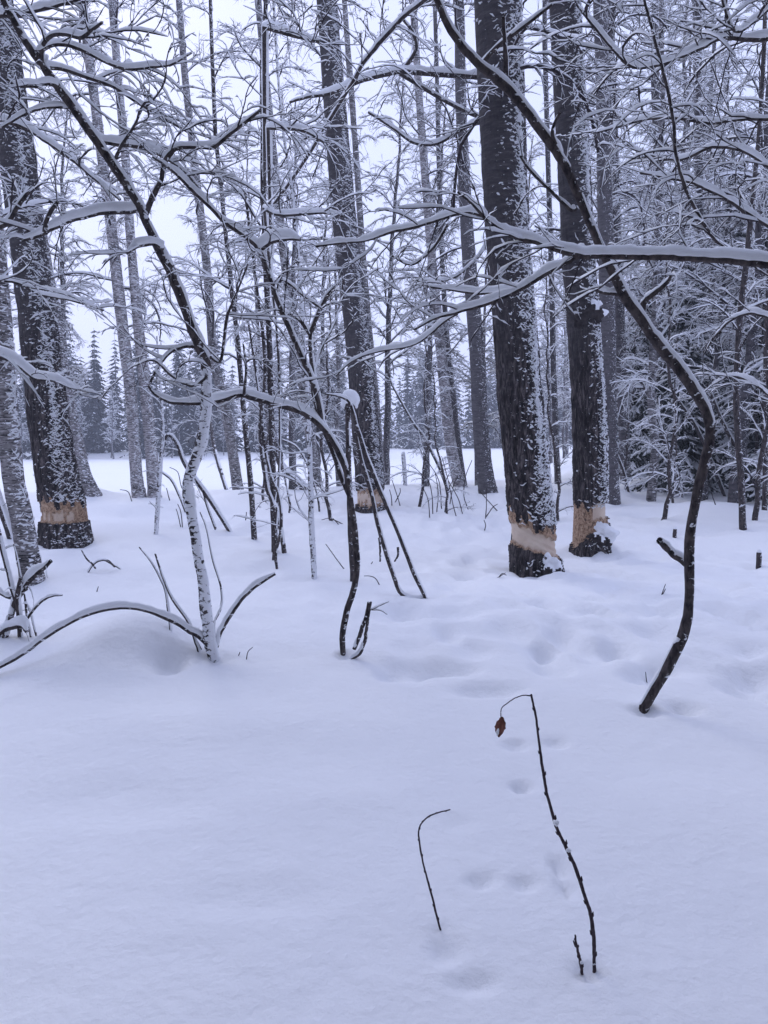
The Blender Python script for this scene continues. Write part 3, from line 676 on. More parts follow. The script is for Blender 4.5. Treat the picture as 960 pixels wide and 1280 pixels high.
# sapling leaning from lower left: its stem, the arch to the left edge and the arm to the right
sapling('leaning_sapling', 'snow-coated sapling rising from a fork and leaning far to the upper left corner', 'sapling', (266, 823), [
  ([(268, 823, 14), (262, 800, 15), (259, 770, 15), (255, 730, 14), (250, 700, 14), (244, 660, 14), (238, 625, 14), (236, 605, 14), (244, 578, 14), (252, 555, 13), (257, 520, 13), (259, 490, 13), (257, 460, 13)], None, 4.95, .035, 'stem', dict(side=.15, gap=.25, bare=True, bark=SAPS, k=12, step=2)),
  ([(257, 462, 13), (255, 448, 13), (247, 430, 13), (236, 405, 13), (225, 372, 13), (212, 340, 12), (198, 312, 12), (184, 284, 11), (174, 258, 11), (160, 234, 11), (140, 204, 11),
    (118, 172, 11), (96, 140, 11), (76, 112, 11), (56, 84, 10), (36, 56, 9), (18, 28, 8), (0, -6, 7), (-14, -40, 6)], 4.95, 4.2, .024, 'branch', dict(side=.02, gap=.0, bare=True, k=12, step=2)),
  ([(262, 806, 9), (250, 796, 8), (236, 788, 7), (215, 776, 7), (185, 764, 6), (155, 759, 6), (125, 764, 6), (95, 775, 6), (60, 794, 6), (30, 815, 6), (0, 832, 6), (-30, 848, 5)], None, 4.9, .037, 'branch', dict(gap=-.5, side=-.1, bare=True, step=2)),
  ([(268, 812, 8), (276, 790, 7), (288, 768, 7), (305, 745, 6), (325, 728, 6), (344, 717, 4)], None, 5.4, .029, 'branch', dict(gap=-.2, bare=True)),
  ([(214, 797, 4), (211, 765, 4), (205, 735, 3), (190, 705, 2), (174, 684, 1.4)], 5.4, 5.6, .008, 'branch', dict(bare=True, root=1)),
  ([(247, 809, 4), (236, 780, 4), (214, 745, 3.5), (204, 722, 3), (194, 692, 2)], 5.3, 5.4, .012, 'branch', dict(bare=True, root=1)),
  ([(270, 812, 3), (268, 780, 3), (276, 760, 3), (276, 735, 2.4), (266, 700, 2.2), (258, 660, 1.6), (250, 640, 1.2)], 5.3, 5.5, .010, 'branch', dict(bare=True)),
  ([(175, 262, 8), (158, 264, 7), (130, 264, 6.5), (104, 270, 6), (84, 276, 6), (62, 286, 6), (42, 296, 6), (28, 300, 4)], 4.8, 4.4, .036, 'branch', dict(gap=-.35)),
  ([(56, 290, 6), (60, 274, 5), (66, 262, 5), (72, 252, 4)], 4.4, 4.35, .014, 'branch', dict(bare=True)),
  ([(180, 274, 8), (190, 250, 7), (201, 228, 6), (205, 208, 6), (214, 192, 6), (226, 184, 5.5), (250, 184, 5), (268, 184, 5), (284, 170, 4), (302, 156, 4), (325, 138, 3)], 4.8, 4.5, .032, 'branch', dict(gap=-.25)),
  ([(56, 80, 7), (51, 72, 6), (55, 56, 5), (66, 44, 5), (84, 42, 5), (100, 46, 5), (114, 38, 4), (128, 28, 3)], 4.4, 4.0, .032, 'branch', dict(gap=-.3)),
  ([(74, 108, 5), (60, 104, 5), (40, 107, 5), (20, 106, 4), (8, 98, 3)], 4.4, 4.2, .022, 'branch', dict(gap=-.2)),
  ([(56, 84, 6), (80, 88, 5), (110, 98, 5), (140, 108, 4), (170, 128, 4), (205, 148, 4), (240, 168, 3)], 4.5, 4.8, .025, 'branch', dict(gap=-.2)),
  ([(44, 66, 5), (70, 56, 5), (100, 62, 5), (130, 76, 4), (160, 86, 4), (190, 84, 4), (215, 80, 3), (240, 66, 2)], 4.3, 4.6, .025, 'branch', dict(gap=-.2)),
  ([(112, 166, 6), (130, 178, 6), (155, 180, 6), (180, 184, 5), (205, 196, 4), (230, 214, 3), (250, 236, 2)], 4.6, 4.8, .032, 'branch', dict(gap=-.3)),
  ([(258, 470, 5), (240, 482, 4), (215, 470, 3.5), (196, 452, 3), (186, 450, 2)], 4.9, 4.8, .014, 'branch'),
  ([(250, 436, 6), (234, 432, 5), (215, 438, 4), (200, 455, 3.5), (188, 478, 3)], 5.0, 4.9, .022, 'branch', dict(gap=-.2)),
  ([(262, 446, 4), (275, 450, 4), (282, 400, 4), (290, 380, 3), (310, 330, 2)], 4.9, 4.8, .014, 'branch'),
  ([(205, 312, 5), (190, 306, 5), (172, 308, 5), (158, 316, 4)], 4.7, 4.6, .029, 'branch', dict(gap=-.3)),
  ([(142, 206, 5), (150, 185, 4), (166, 160, 3), (180, 130, 2.5)], 4.6, 4.4, .014, 'branch'),
  ([(90, 134, 5), (60, 134, 4), (30, 142, 4), (0, 160, 3)], 4.5, 4.3, .022, 'branch', dict(gap=-.1))],
  dict(k1=8, l1=.6, k2=5, k3=2, snow=(.017, .010)))
# arching double stem left of centre
r5, d5 = sapling('arching_sapling', 'dark sapling bent over left of the centre, its snowy bow reaching past the white stem', 'sapling', (428, 818), [
  ([(429, 818, 7.5), (429, 795, 8), (434, 765, 8), (443, 735, 8), (447, 700, 8), (444, 660, 8), (438, 622, 8), (431, 585, 8), (416, 552, 8), (396, 528, 8), (372, 514, 8), (345, 506, 8), (318, 498, 8), (300, 494, 8), (270, 502, 7), (240, 504, 6), (214, 503, 5), (196, 494, 4), (185, 482, 2.5)], None, 5.0, .04, 'stem', dict(side=-.06, gap=-.25, bare=True, k=10, step=2)),
  ([(437, 620, 6), (425, 590, 6), (412, 556, 6), (402, 530, 7), (396, 500, 7), (385, 468, 7), (372, 440, 7), (357, 405, 7), (344, 374, 6), (334, 342, 6), (322, 312, 6), (300, 292, 6), (278, 276, 6), (258, 256, 5), (238, 236, 5), (215, 212, 4), (190, 196, 3)], 5.4, 4.6, .04, 'branch', dict(gap=-.05, side=.1, k=8)),
  ([(392, 484, 6), (389, 450, 5), (388, 420, 5), (396, 396, 5), (404, 380, 5), (414, 364, 4), (424, 354, 2)], 5.3, 5.1, .045, 'branch', dict(gap=-.2)),
  ([(388, 420, 4), (376, 402, 4), (362, 392, 3)], 5.25, 5.1, .03, 'branch'),
  ([(344, 374, 4), (352, 350, 3), (380, 370, 3), (402, 386, 3)], 5.1, 5.1, .02, 'branch'),
  ([(398, 520, 4), (390, 480, 3.5), (400, 440, 3), (420, 400, 2.4), (430, 350, 2)], 5.3, 5.4, .01, 'branch'),
  ([(323, 314, 5), (342, 300, 5), (362, 298, 4), (375, 300, 3)], 4.9, 4.8, .06, 'branch', dict(gap=-.5)),
  ([(305, 494, 4), (308, 460, 3), (304, 430, 2)], 5.1, 5.0, .01, 'branch')],
  dict(k1=6, l1=.5, k2=4, k3=1, snow=(.016, .009)))
sapling('snapped_sapling', 'dark upright broken stem with a ball of snow on top, near the centre', 'stump', (441, 726), [
  ([(441, 726, 7.5), (440, 690, 7), (438, 640, 7), (436, 580, 7), (435, 530, 6.5), (436, 504, 6)], None, None, .012, 'stem', dict(side=.15, gap=.4)),
  ([(430, 512, 3), (434, 506, 9), (438, 503, 10), (442, 507, 8), (445, 512, 3)], None, None, .09, 'branch', dict(gap=-.6))])
sapling('drooping_sapling', 'two thin snow-dusted stems slanting down to the right from the broken stem', 'sapling', (532, 748), [
  ([(532, 748, 4.5), (520, 722, 5), (508, 690, 5), (492, 650, 5), (476, 612, 5), (460, 572, 5), (448, 535, 4.5), (438, 505, 4), (425, 496, 3), (405, 492, 2)], None, 6.6, .025, 'stem', dict(side=.15, gap=.0, bare=True)),
  ([(530, 748, 3), (515, 747, 4.5), (500, 741, 5), (492, 720, 5), (482, 690, 5), (472, 655, 5), (464, 618, 4.5), (452, 575, 4.5), (444, 540, 4)], None, 6.8, .022, 'branch', dict(side=.12, gap=.1, bare=True)),
  ([(474, 672, 3), (475, 690, 2.6), (475, 702, 2)], 7.0, 7.0, 0, 'branch'), ([(497, 684, 3), (497, 694, 2.6), (493, 702, 2)], 7.1, 7.1, 0, 'branch')])
sapling('broken_shoot', 'small forked shoot curling from the snow beside the base of the bent dark sapling', 'sapling', (440, 824), [
  ([(439, 824, 4), (449, 818, 5), (456, 804, 5), (458, 790, 4.5), (461, 770, 4), (464, 752, 2)], None, None, .022, 'stem', dict(side=.1, gap=-.1, bare=True)),
  ([(443, 811, 5.5), (448, 797, 5.5), (452, 785, 5), (458, 770, 5), (461, 753, 4.5)], None, None, .01, 'branch', dict(bare=True)),
  ([(462, 763, 2), (474, 757, 1.6), (486, 752, 1)], None, None, .006, 'branch'), ([(464, 762, 2), (476, 763, 1.4), (484, 768, 1)], None, None, .005, 'branch')])
SMALL = [
 ('small_birch', 'snow-caked little birch stem in front of the close birch pair', (195, 668), [[(195, 668, 6), (197, 640, 6), (199, 600, 6), (202, 560, 5), (203, 530, 4), (200, 480, 3), (196, 420, 2)]], SAPS, .008, 5, 0),
 ('small_birch', 'upright snow-barred stem with dark patches left of the bent dark sapling', (393, 723), [[(393, 723, 7.5), (391, 680, 7), (389, 630, 7), (387, 575, 6.5), (385, 520, 6), (381, 440, 5), (376, 350, 4), (366, 250, 4), (352, 140, 3), (342, 0, 3)]], SAPS, .01, 12, 0),
 ('leaning_sapling', 'dark looped stem arching over and down beside the white sapling', (287, 664), [[(287, 664, 6), (272, 640, 6), (256, 616, 6), (240, 594, 6), (229, 576, 6), (222, 556, 5), (212, 544, 5), (204, 552, 4), (200, 580, 4), (198, 610, 3)], [(270, 662, 3), (262, 640, 3), (254, 615, 3)]], SAPL, .022, 4, 0),
 ('leaning_sapling', 'dark crooked stem with a pale scar next to the straight young tree', (355, 692), [[(355, 692, 6), (350, 660, 6), (343, 636, 6), (334, 612, 6), (328, 575, 6), (325, 530, 5), (330, 480, 4), (328, 420, 4), (318, 340, 3), (306, 240, 3)]], SAPL, .02, 8, 0),
 ('leaning_sapling', 'leaning dark stem crossing in front of the straight young tree', (346, 712), [[(346, 712, 3.5), (345, 690, 4), (352, 660, 4), (349, 620, 4), (338, 590, 4), (328, 540, 3.5), (322, 480, 3), (310, 400, 2.5)]], SAPL, .012, 5, 0),
 ('fallen_log', 'short dark pole leaning over the snow bank with snow along its top', (383, 612), [[(383, 612, 11), (372, 602, 10), (360, 592, 9), (350, 578, 8), (345, 560, 6), (340, 520, 4)]], SAPL, .05, 2, 1),
 ('leaning_sapling', 'thin curving sapling leaning left over the field right of the central aspen', (560, 612), [[(560, 612, 5), (552, 590, 4.5), (540, 565, 4), (530, 546, 4), (516, 528, 3.5), (504, 506, 3), (492, 484, 2.5), (484, 462, 2)]], SAPL, .012, 5, 0),
 ('leaning_sapling', 'thin sapling leaning left at the spruce thicket with a snowy fork', (853, 622), [[(853, 622, 5.5), (846, 595, 5.5), (838, 570, 5), (826, 540, 5), (814, 505, 5), (806, 485, 4), (796, 470, 4), (782, 456, 3), (766, 444, 2)], [(806, 485, 3), (790, 484, 3), (776, 474, 2), (760, 466, 1.5)]], SAPL, .035, 6, 0),
 ('leaning_sapling', 'dark leaning pole behind the great arch, slanting down to the right', (906, 620), [[(906, 620, 5), (898, 600, 5), (888, 575, 5), (876, 545, 5), (862, 520, 4), (840, 490, 3)]], SAPL, .03, 6, 0),
 ('leaning_sapling', 'snow-lined slanting pole near the knotty thin trunk', (948, 622), [[(948, 622, 5), (938, 600, 5), (926, 570, 5), (912, 545, 5), (900, 520, 4), (884, 480, 3)]], SAPL, .04, 6, 0),
 ('leaning_sapling', 'slanting snowy rod right of the aspen with the burl', (786, 614), [[(786, 614, 3.5), (780, 590, 3.5), (770, 565, 3.5), (760, 545, 3)]], SAPL, .02, 3, 0),
 ('leaning_sapling', 'dark leaning stem at the left edge behind the pale birch', (15, 674), [[(15, 674, 11), (8, 650, 11), (0, 626, 10), (-12, 590, 9), (-30, 540, 8)]], SAPL, .015, 3, 0),
 ('leaning_sapling', 'bent snowy twig pair by the field, left of the arching bow', (132 + 100, 640), [[(232, 640, 3), (224, 620, 3), (214, 600, 3), (202, 590, 3)]], SAPL, .02, 3, 0),
 ('leaning_sapling', 'thin stick standing between the centre aspen and the broken stem', (395, 640), [[(400, 652, 2.5), (397, 620, 2.5), (388, 590, 2.5), (372, 560, 2.5), (350, 548, 2)]], SAPL, .02, 3, 0),
 ('leaning_sapling', 'slim twisting stem against the field, left of the central birch', (362, 640), [[(360, 650, 3), (362, 630, 3), (356, 600, 3), (352, 570, 3), (350, 530, 2.5), (360, 480, 2)]], SAPL, .01, 5, 0),
 ('leaning_sapling', 'dark slanting stem at the foot of the slender birch', (283, 612), [[(283, 612, 5), (276, 590, 5), (268, 560, 5), (264, 530, 4), (258, 480, 3), (246, 420, 2)]], SAPL, .02, 5, 0),
]
for nm, lab, base, stl, bk, sn, k1, big in SMALL:
    st = []
    for i, s_ in enumerate(stl): st.append((s_, None, None, sn, 'stem' if i == 0 else 'branch', dict(bark=bk, gap=-.1, side=.08)))
    sapling(nm, lab, 'log' if nm == 'fallen_log' else 'sapling', base, st, dict(k1=k1 * .45, l1=.5, k2=3, snow=(.02, .012)))
# bush of cut stems at the left edge
def bush(name, label, base, stems, d=None, twig=None):
    g = gp(*base); root = thing(name, label, 'bush', tuple(g)); sets = []
    for pix, sn in stems:
        P, r = stem(pix, g[1], g[1] + rnd.uniform(-.2, .2)); P = np.vstack([P[0] + unit(P[0] - P[1]) * .06, P]); r = np.concatenate([r[:1], r])
        put_branch(root, P, r, sn, 'stem', gap=-.15); sets.append((P, r))
    if twig: put_twigs(root, sets, **twig)
bush('bush', 'low bush of broken snow-topped stems at the left edge by the pale birch', (24, 796), [
  ([(25, 797, 6), (24, 770, 7), (22, 745, 7), (26, 722, 5)], .03), ([(8, 790, 8), (14, 768, 8), (24, 745, 8), (38, 725, 8), (52, 712, 7), (64, 701, 5)], .05),
  ([(30, 780, 3), (42, 762, 3), (55, 750, 3), (66, 745, 2.5), (78, 744, 1.6)], .015), ([(0, 792, 6), (12, 784, 7), (28, 782, 7), (34, 790, 5)], .05),
  ([(18, 744, 6), (10, 715, 6), (3, 685, 6), (-5, 650, 5)], .02), ([(25, 740, 5), (12, 746, 5), (-4, 738, 4), (-16, 730, 4)], .04), ([(38, 792, 3), (33, 765, 3), (30, 740, 2)], .01), ([(43, 786, 2.5), (38, 765, 2.5), (31, 748, 2)], .01),
  ([(26, 720, 2), (22, 700, 2), (17, 680, 1.4)], .01)], twig=dict(k1=2.5, l1=.2, k2=0, snow=(.012, .008)))
bush('fallen_twig', 'thin curled twig on the snow in front of the big left aspen', (112, 716), [
  ([(110, 714, 2.5), (118, 704, 3), (130, 700, 3), (142, 706, 2.5), (153, 713, 1.5)], .006), ([(116, 706, 2), (108, 698, 2), (102, 688, 1.2)], 0), ([(140, 705, 2), (136, 701, 1.5), (130, 699, 1)], 0)])
weeds = [((650, 262), [(545, 642)], 'clump of thin brown weed stems in snow right of the central aspen'), ]
def weed(label, stems, name='dry_weed'):
    g = gp(*stems[0][0]); root = thing(name, label, 'weed', tuple(g)); 
    for pl in stems:
        b = gp(*pl[0]); q = [(x, y, 1.35 - .7 * i / len(pl)) for i, (x, y) in enumerate(pl)]
        P, r = stem(q, b[1]); P = np.vstack([P[0] + unit(P[0] - P[1]) * .06, P]); r = np.concatenate([r[:1], r])
        mb = MB(); tube(mb, P, r, 5); s = mb.obj('stem', [TWIG], root)
weed('fan of thin weed stems standing right of the central aspen', [[(537, 646), (535, 625), (528, 608)], [(541, 643), (540, 620), (535, 600), (524, 590)], [(546, 640), (548, 615), (544, 590)], [(552, 636), (548, 600), (530, 570)], [(556, 640), (560, 615), (566, 600)]])
weed('weed stems leaning at the foot of the curving sapling', [[(570, 645), (566, 630), (560, 600), (552, 570)], [(562, 632), (566, 610), (572, 596)], [(585, 636), (580, 620), (582, 596), (590, 575)], [(578, 642), (572, 622), (560, 600)]])
weed('few weed sprigs in front of the smooth grey aspen', [[(607, 646), (608, 632), (608, 610)], [(609, 644), (616, 634), (622, 630)], [(619, 636), (610, 626), (598, 612)], [(606, 662), (607, 656), (605, 650)]])
weed('tiny upright weeds left of the fan of stems', [[(490, 632), (489, 620), (487, 612)], [(500, 632), (496, 618), (490, 600)], [(494, 628), (500, 616), (500, 610)]])
weed('thin twig slanting over the snow right of the snow-barred stem', [[(430, 711), (420, 698), (410, 684), (407, 680)]])
weed('short bent twig by the broken stem', [[(474, 731), (469, 723), (462, 720), (455, 720)]])
weed('little forked sprout left of the bent dark sapling', [[(308, 825), (310, 815), (316, 809)], [(298, 820), (300, 815)]])
weed('fine weed against the field near the close birch pair', [[(165, 628), (160, 615), (150, 612)], [(233, 622), (226, 606), (222, 590), (212, 584)], [(212, 626), (208, 610)]])
weed('fine forked weeds near the small snow-caked birch', [[(226, 660), (223, 645), (220, 636)], [(228, 660), (226, 640), (222, 630)], [(307, 650), (308, 640)]])
weed('short dark sprig in the snow below the aspen with the burl', [[(826, 746), (829, 738), (832, 730)], [(828, 744), (832, 736)]])
weed('single short stick left of the great arch base', [[(809, 855), (808, 848), (807, 840)]])
weed('thin weed right of the great arch', [[(894, 630), (891, 622), (889, 615)]])
weed('stick at the gap between the two darkest aspens', [[(699, 603), (697, 592), (696, 583)]])
weed('dark root tips in snow at the foot of the thickest aspen', [[(617, 724), (624, 721), (632, 716)], [(624, 721), (628, 717), (633, 719)]])
weed('lone short twig in front of the left aspen', [[(121, 740), (122, 736), (123, 733)]])
weed('black bud tip in snow near the slanting stems', [[(464, 705), (466, 702)]])
weed('fine twigs lying on the snow left of the central aspen', [[(428, 655), (418, 650), (410, 648), (402, 650)], [(424, 656), (416, 648)]])
weed('two twigs in snow by the white sapling foot', [[(252, 812), (246, 800), (232, 775)]])

# stumps and post
def stump(name, label, base, top, wpx, snow):
    g = gp(*base); root = thing(name, label, 'post' if name == 'fence_post' else 'stump', tuple(g))
    P, r = stem([(base[0], base[1] + 3, wpx), ((base[0] + top[0]) / 2, (base[1] + top[1]) / 2, wpx * .98), (top[0], top[1], wpx * .9)], g[1], None, 10)
    mb = MB(); tube(mb, P, r, 10); V = P[-1]; tube(mb, np.array([V, V + [0, 0, .002]]), np.array([r[-1], .001]), 10); b = mb.obj('post' if name == 'fence_post' else 'stem', [SAPS if snow > .5 else SAPL], root)
    mb = MB(); h = r[-1] * 1.3 * (1 if snow else .5); tt = np.linspace(0, 1, 6)
    tube(mb, V + np.outer(tt, [0, 0, h * 1.2]) - [0, 0, .004], r[-1] * 1.12 * np.sqrt(np.clip(1 - tt ** 2, .0004, 1)), 10); mb.obj('snow_cap', [SNOW], root)
stump('stump', 'small cut stump poking from the snow left of the great arch', (843, 671), (844, 661), 5, .2)
stump('stump', 'short cut stem with a cap of snow at the right border', (948, 709), (949, 690), 7, .3)
stump('fence_post', 'snow-coated post standing at the edge of the open field', (507, 606), (504, 568), 5.5, .8)

# two bent twigs in the foreground
def sprig(name, label, base, parts, leaf=None):
    g = gp(*base); root = thing(name, label, 'twig', tuple(g))
    for nm, pix, d1, sn in parts:
        P, r = stem(pix, g[1] if nm == 'stem' else d1, d1, len(pix) * 8)
        if nm == 'stem': P = np.vstack([P[0] + unit(P[0] - P[1]) * .05, P]); r = np.concatenate([r[:1], r])
        r = r * (1 + .12 * (lnoise(1, len(r), 2)[0] - .5))
        mb = MB(); tube(mb, P, r, 8)
        if nm == 'stem':                                       # buds
            for i in range(6, len(P) - 4, 7):
                dv = unit(P[i + 1] - P[i]); sd = unit(np.cross(dv, [0, 1, 0])) * (1 if (i // 7) % 2 else -1)
                tube(mb, np.array([P[i], P[i] + sd * r[i] * 1.0 + dv * r[i], P[i] + sd * r[i] * 1.6 + dv * r[i] * 3.2]), np.array([r[i] * .8, r[i] * .8, r[i] * .15]), 6)
        b = mb.obj(nm, [TWIGF], root)
    return root, g
TWIGF = mk_simple('reddish_twig_bark', (.02, .014, .02), (.075, .05, .058), 90, bs=.3, bd=.001, rough=.7)
def clod(root, p, s):
    m = MB(); tt = np.linspace(-1, 1, 7); tube(m, p + np.outer(tt, [s * .9, 0, s * .5]) + R.normal(0, s * .12, (7, 3)), s * np.sqrt(np.clip(1 - tt ** 2, .01, 1)) * (.8 + .3 * R.random(7)), 8)
    m.obj('snow_clump', [SNOW], root)
r1, g1 = sprig('bent_twig', 'tall bent twig with one dead reddish leaf hanging from its tip', (743, 1216), [
  ('stem', [(743, 1216, 5), (742, 1180, 5), (739, 1150, 5), (735, 1130, 5), (724, 1095, 4.6), (712, 1065, 4.6), (703, 1046, 4.4), (693, 1026, 4.2), (684, 990, 4), (679, 960, 3.6), (674, 925, 3.2), (669, 892, 3), (664, 868, 2.6)], 2.02, 0),
  ('petiole', [(665, 870, 1.8), (655, 869, 1.5), (643, 873, 1.4), (633, 880, 1.4), (627, 886, 1.3), (626, 898, 1.2)], 2.0, 0)])
d = 2.02; clod(r1, at(695, 1029, d), .009); clod(r1, at(711, 1063, 2.02), .006); clod(r1, at(743, 1204, g1[1] - .005), .006)
def leaf(root, top, tip, d):
    a = at(*top, d); b = at(*tip, d - .01); n, m = 12, 7; ax = b - a; L = np.linalg.norm(ax); u = ax / L; s = unit(np.cross(u, [0, 1, 0])); k = np.cross(s, u)
    V = []
    for i in range(n):
        t = i / (n - 1); wd = .018 * (math.sin(math.pi * min(1, t * .93 + .04)) ** .9) * (1 + .10 * math.sin(i * 2.4))
        for j in range(m):
            v = (j / (m - 1) - .5) * 2; fold = .55
            V.append(a + u * (t * L) + s * wd * v * .8 + k * (abs(v) * wd * fold - .004 * math.sin(t * 5) + .0012 * math.sin(i * 1.9 + j * 2)))
    V = np.array(V); idx = np.arange(n * m).reshape(n, m)
    q = np.stack([idx[:-1, :-1], idx[1:, :-1], idx[1:, 1:], idx[:-1, 1:]], -1).reshape(-1, 4)
    mb = MB(); mb.add(V, q); o = mb.obj('leaf', [LEAF], root)
    sm = o.modifiers.new('thick', 'SOLIDIFY'); sm.thickness = .0006
    m2 = MB(); P = a + np.outer(np.linspace(.55, .92, 7), ax) - s * .007 - k * .001 + R.normal(0, .0006, (7, 3)) + np.array([0, -.004, 0]); tube(m2, P, np.array([.001, .003, .0036, .004, .0034, .0026, .001]), 7); m2.obj('snow_clump', [SNOW], o)
leaf(r1, (628, 896), (624, 922), 2.0)
sprig('bent_twig', 'smaller hooked twig bending to the right, without a leaf', (551, 1163), [
  ('stem', [(551, 1163, 2.8), (545, 1140, 2.8), (540, 1118, 2.7), (532, 1090, 2.5), (527, 1065, 2.4), (524, 1042, 2.2), (527, 1030, 2), (536, 1021, 1.8), (548, 1016, 1.7), (563, 1012, 1.6)], 2.3, 0)])
r3, g3 = sprig('broken_shoot', 'very short split shoot next to the foot of the tall bent twig', (728, 1218), [
  ('stem', [(728, 1218, 4), (725, 1200, 4), (721, 1182, 3.6), (719, 1169, 2.2)], 2.08, 0), ('branch', [(720, 1184, 2.5), (717, 1176, 2)], 2.08, 0)])
clod(r3, at(727, 1203, 2.08) , .005)

# ------------------------------------------------------------------ overhanging limbs in the upper frame (trees that stand outside or behind)
def overhang(label, base_xyz, stems, twig, trunk_top=6.0, rad=.05, name='young_tree'):
    g = np.array([base_xyz[0], base_xyz[1], float(hgt(base_xyz[0], base_xyz[1]))])
    root = thing(name, label, 'tree', tuple(g)); sets = []
    n = 40; P = g + np.stack([np.linspace(0, base_xyz[2], n) + .1 * np.sin(np.linspace(0, 5, n)), .08 * np.sin(np.linspace(0, 4, n)), np.linspace(-.2, trunk_top, n)], -1)
    put_branch(root, P, np.linspace(rad, rad * .35, n), .006, 'trunk', gap=.3)
    for pix, d0, d1, sn in stems:
        Q, r = stem(pix, d0, d1, len(pix) * 6)
        i = int(np.argmin(np.linalg.norm(P - Q[0], axis=1) + .25 * np.maximum(0, P[:, 2] - Q[0, 2])))
        i = max(2, i - 3); lk = smooth_path([P[i], (P[i] + Q[0]) / 2 + [0, 0, -.05], Q[0]], 8)[:-1]
        Q = np.vstack([lk, Q]); r = np.concatenate([np.full(7, r[0]), r])
        put_branch(root, Q, r, sn, 'branch', gap=-.2); sets.append((Q, r))
    print(label[:30], put_twigs(root, sets, **twig))
overhang('tree just outside the right edge whose long snowy limbs hang across the upper right', (3.0, 5.0, .2), [
  ([(975, 45, 7), (940, 50, 6), (905, 48, 5), (880, 60, 5), (850, 72, 4), (820, 82, 4), (790, 84, 4), (765, 60, 3), (740, 30, 3), (720, 5, 2)], 4.7, 4.2, .038),
  ([(970, 290, 5), (945, 275, 5), (915, 255, 5), (890, 240, 4), (860, 228, 4), (830, 222, 3), (800, 216, 3)], 4.8, 5.2, .035),
  ([(970, 150, 5), (930, 150, 4), (890, 156, 4), (850, 150, 4), (810, 150, 3), (775, 158, 3), (745, 166, 2)], 4.9, 5.3, .035),
  ([(980, -10, 5), (950, 20, 5), (920, 40, 4), (905, 10, 3), (900, -30, 3)], 4.7, 4.4, .04),
  ([(970, 215, 4), (930, 190, 4), (890, 185, 4), (850, 200, 3), (800, 190, 3), (770, 170, 2)], 4.8, 5.6, .03)],
  dict(k1=6, l1=.6, k2=4, k3=2, snow=(.020, .011), mx=60), rad=.07)
overhang('slender tree right of the frame with a dark hanging rod-like limb', (3.9, 5.6, .1), [
  ([(905, 308, 2), (895, 300, 4), (880, 280, 4), (862, 248, 4), (852, 220, 4), (846, 190, 4), (842, 150, 4), (835, 110, 4), (822, 60, 4), (808, 10, 3), (800, -30, 3)], 4.4, 4.2, .004),
  ([(968, 400, 4), (940, 392, 4), (915, 400, 3), (895, 420, 3), (880, 440, 2)], 5.2, 5.6, .03),
  ([(968, 500, 4), (940, 480, 4), (915, 470, 3), (890, 480, 2)], 5.4, 5.8, .03)],
  dict(k1=3, l1=.5, k2=3, snow=(.016, .010), mx=60), rad=.05)
overhang('bare young tree behind the thickest aspen holding a level snowy bough out to the left', (1.72, 10.2, -.05), [
  ([(612, 97, 7), (590, 96, 7), (560, 94, 7), (530, 92, 7), (500, 90, 6), (480, 94, 6), (455, 100, 6), (430, 110, 5), (410, 118, 5), (385, 122, 4), (362, 128, 3)], 9.9, 9.2, .055),
  ([(500, 92, 5), (520, 62, 4), (515, 40, 4), (500, 20, 3)], 9.7, 9.5, .025),
  ([(610, 150, 5), (580, 160, 5), (550, 178, 4), (520, 180, 4), (490, 160, 3), (460, 140, 3)], 9.9, 9.6, .04),
  ([(612, 300, 4), (590, 330, 4), (560, 350, 3), (520, 350, 3)], 9.9, 9.4, .035)],
  dict(k1=3.5, l1=.7, k2=4, k3=2, snow=(.022, .013), mx=60), rad=.07)
overhang('sapling behind the centre holding boughs over the upper middle', (-1.42, 9.7, .05), [
  ([(440, 104, 4), (455, 78, 4), (475, 52, 4.5), (500, 26, 4.5), (520, 10, 4), (545, -10, 4)], 7.5, 6.6, .045),
  ([(330, 34, 5), (355, 40, 5), (380, 48, 4), (400, 52, 4)], 7, 6.8, .045),
  ([(335, 160, 4), (360, 160, 4), (385, 165, 4), (405, 178, 3)], 7, 6.8, .04),
  ([(330, 260, 4), (350, 268, 4), (400, 266, 3), (430, 270, 3)], 6.8, 6.4, .045)],
  dict(k1=4, l1=.7, k2=4, k3=2, snow=(.019, .011), mx=60), rad=.02)
overhang('tree outside the left edge with snowy boughs reaching over the dark aspen', (-3.1, 5.8, -.2), [
  ([(-20, 150, 6), (10, 152, 5), (35, 160, 5), (60, 178, 4), (90, 200, 4), (120, 226, 3), (150, 250, 3)], 5.2, 5.0, .04),
  ([(-20, 440, 7), (10, 450, 6), (28, 460, 6), (45, 472, 5), (70, 476, 4), (90, 486, 3), (105, 494, 2)], 5.2, 5.0, .05),
  ([(-10, 350, 4), (20, 352, 4), (50, 368, 3), (90, 376, 3), (130, 388, 2)], 5.2, 5.6, .03),
  ([(-20, 290, 6), (8, 280, 6), (22, 262, 5), (40, 235, 4)], 5.2, 5.0, .04),
  ([(-20, 20, 6), (20, 20, 5), (60, 12, 4), (110, -4, 3)], 5.0, 4.8, .05)],
  dict(k1=5, l1=.5, k2=4, k3=0, snow=(.019, .011), mx=60), rad=.07)

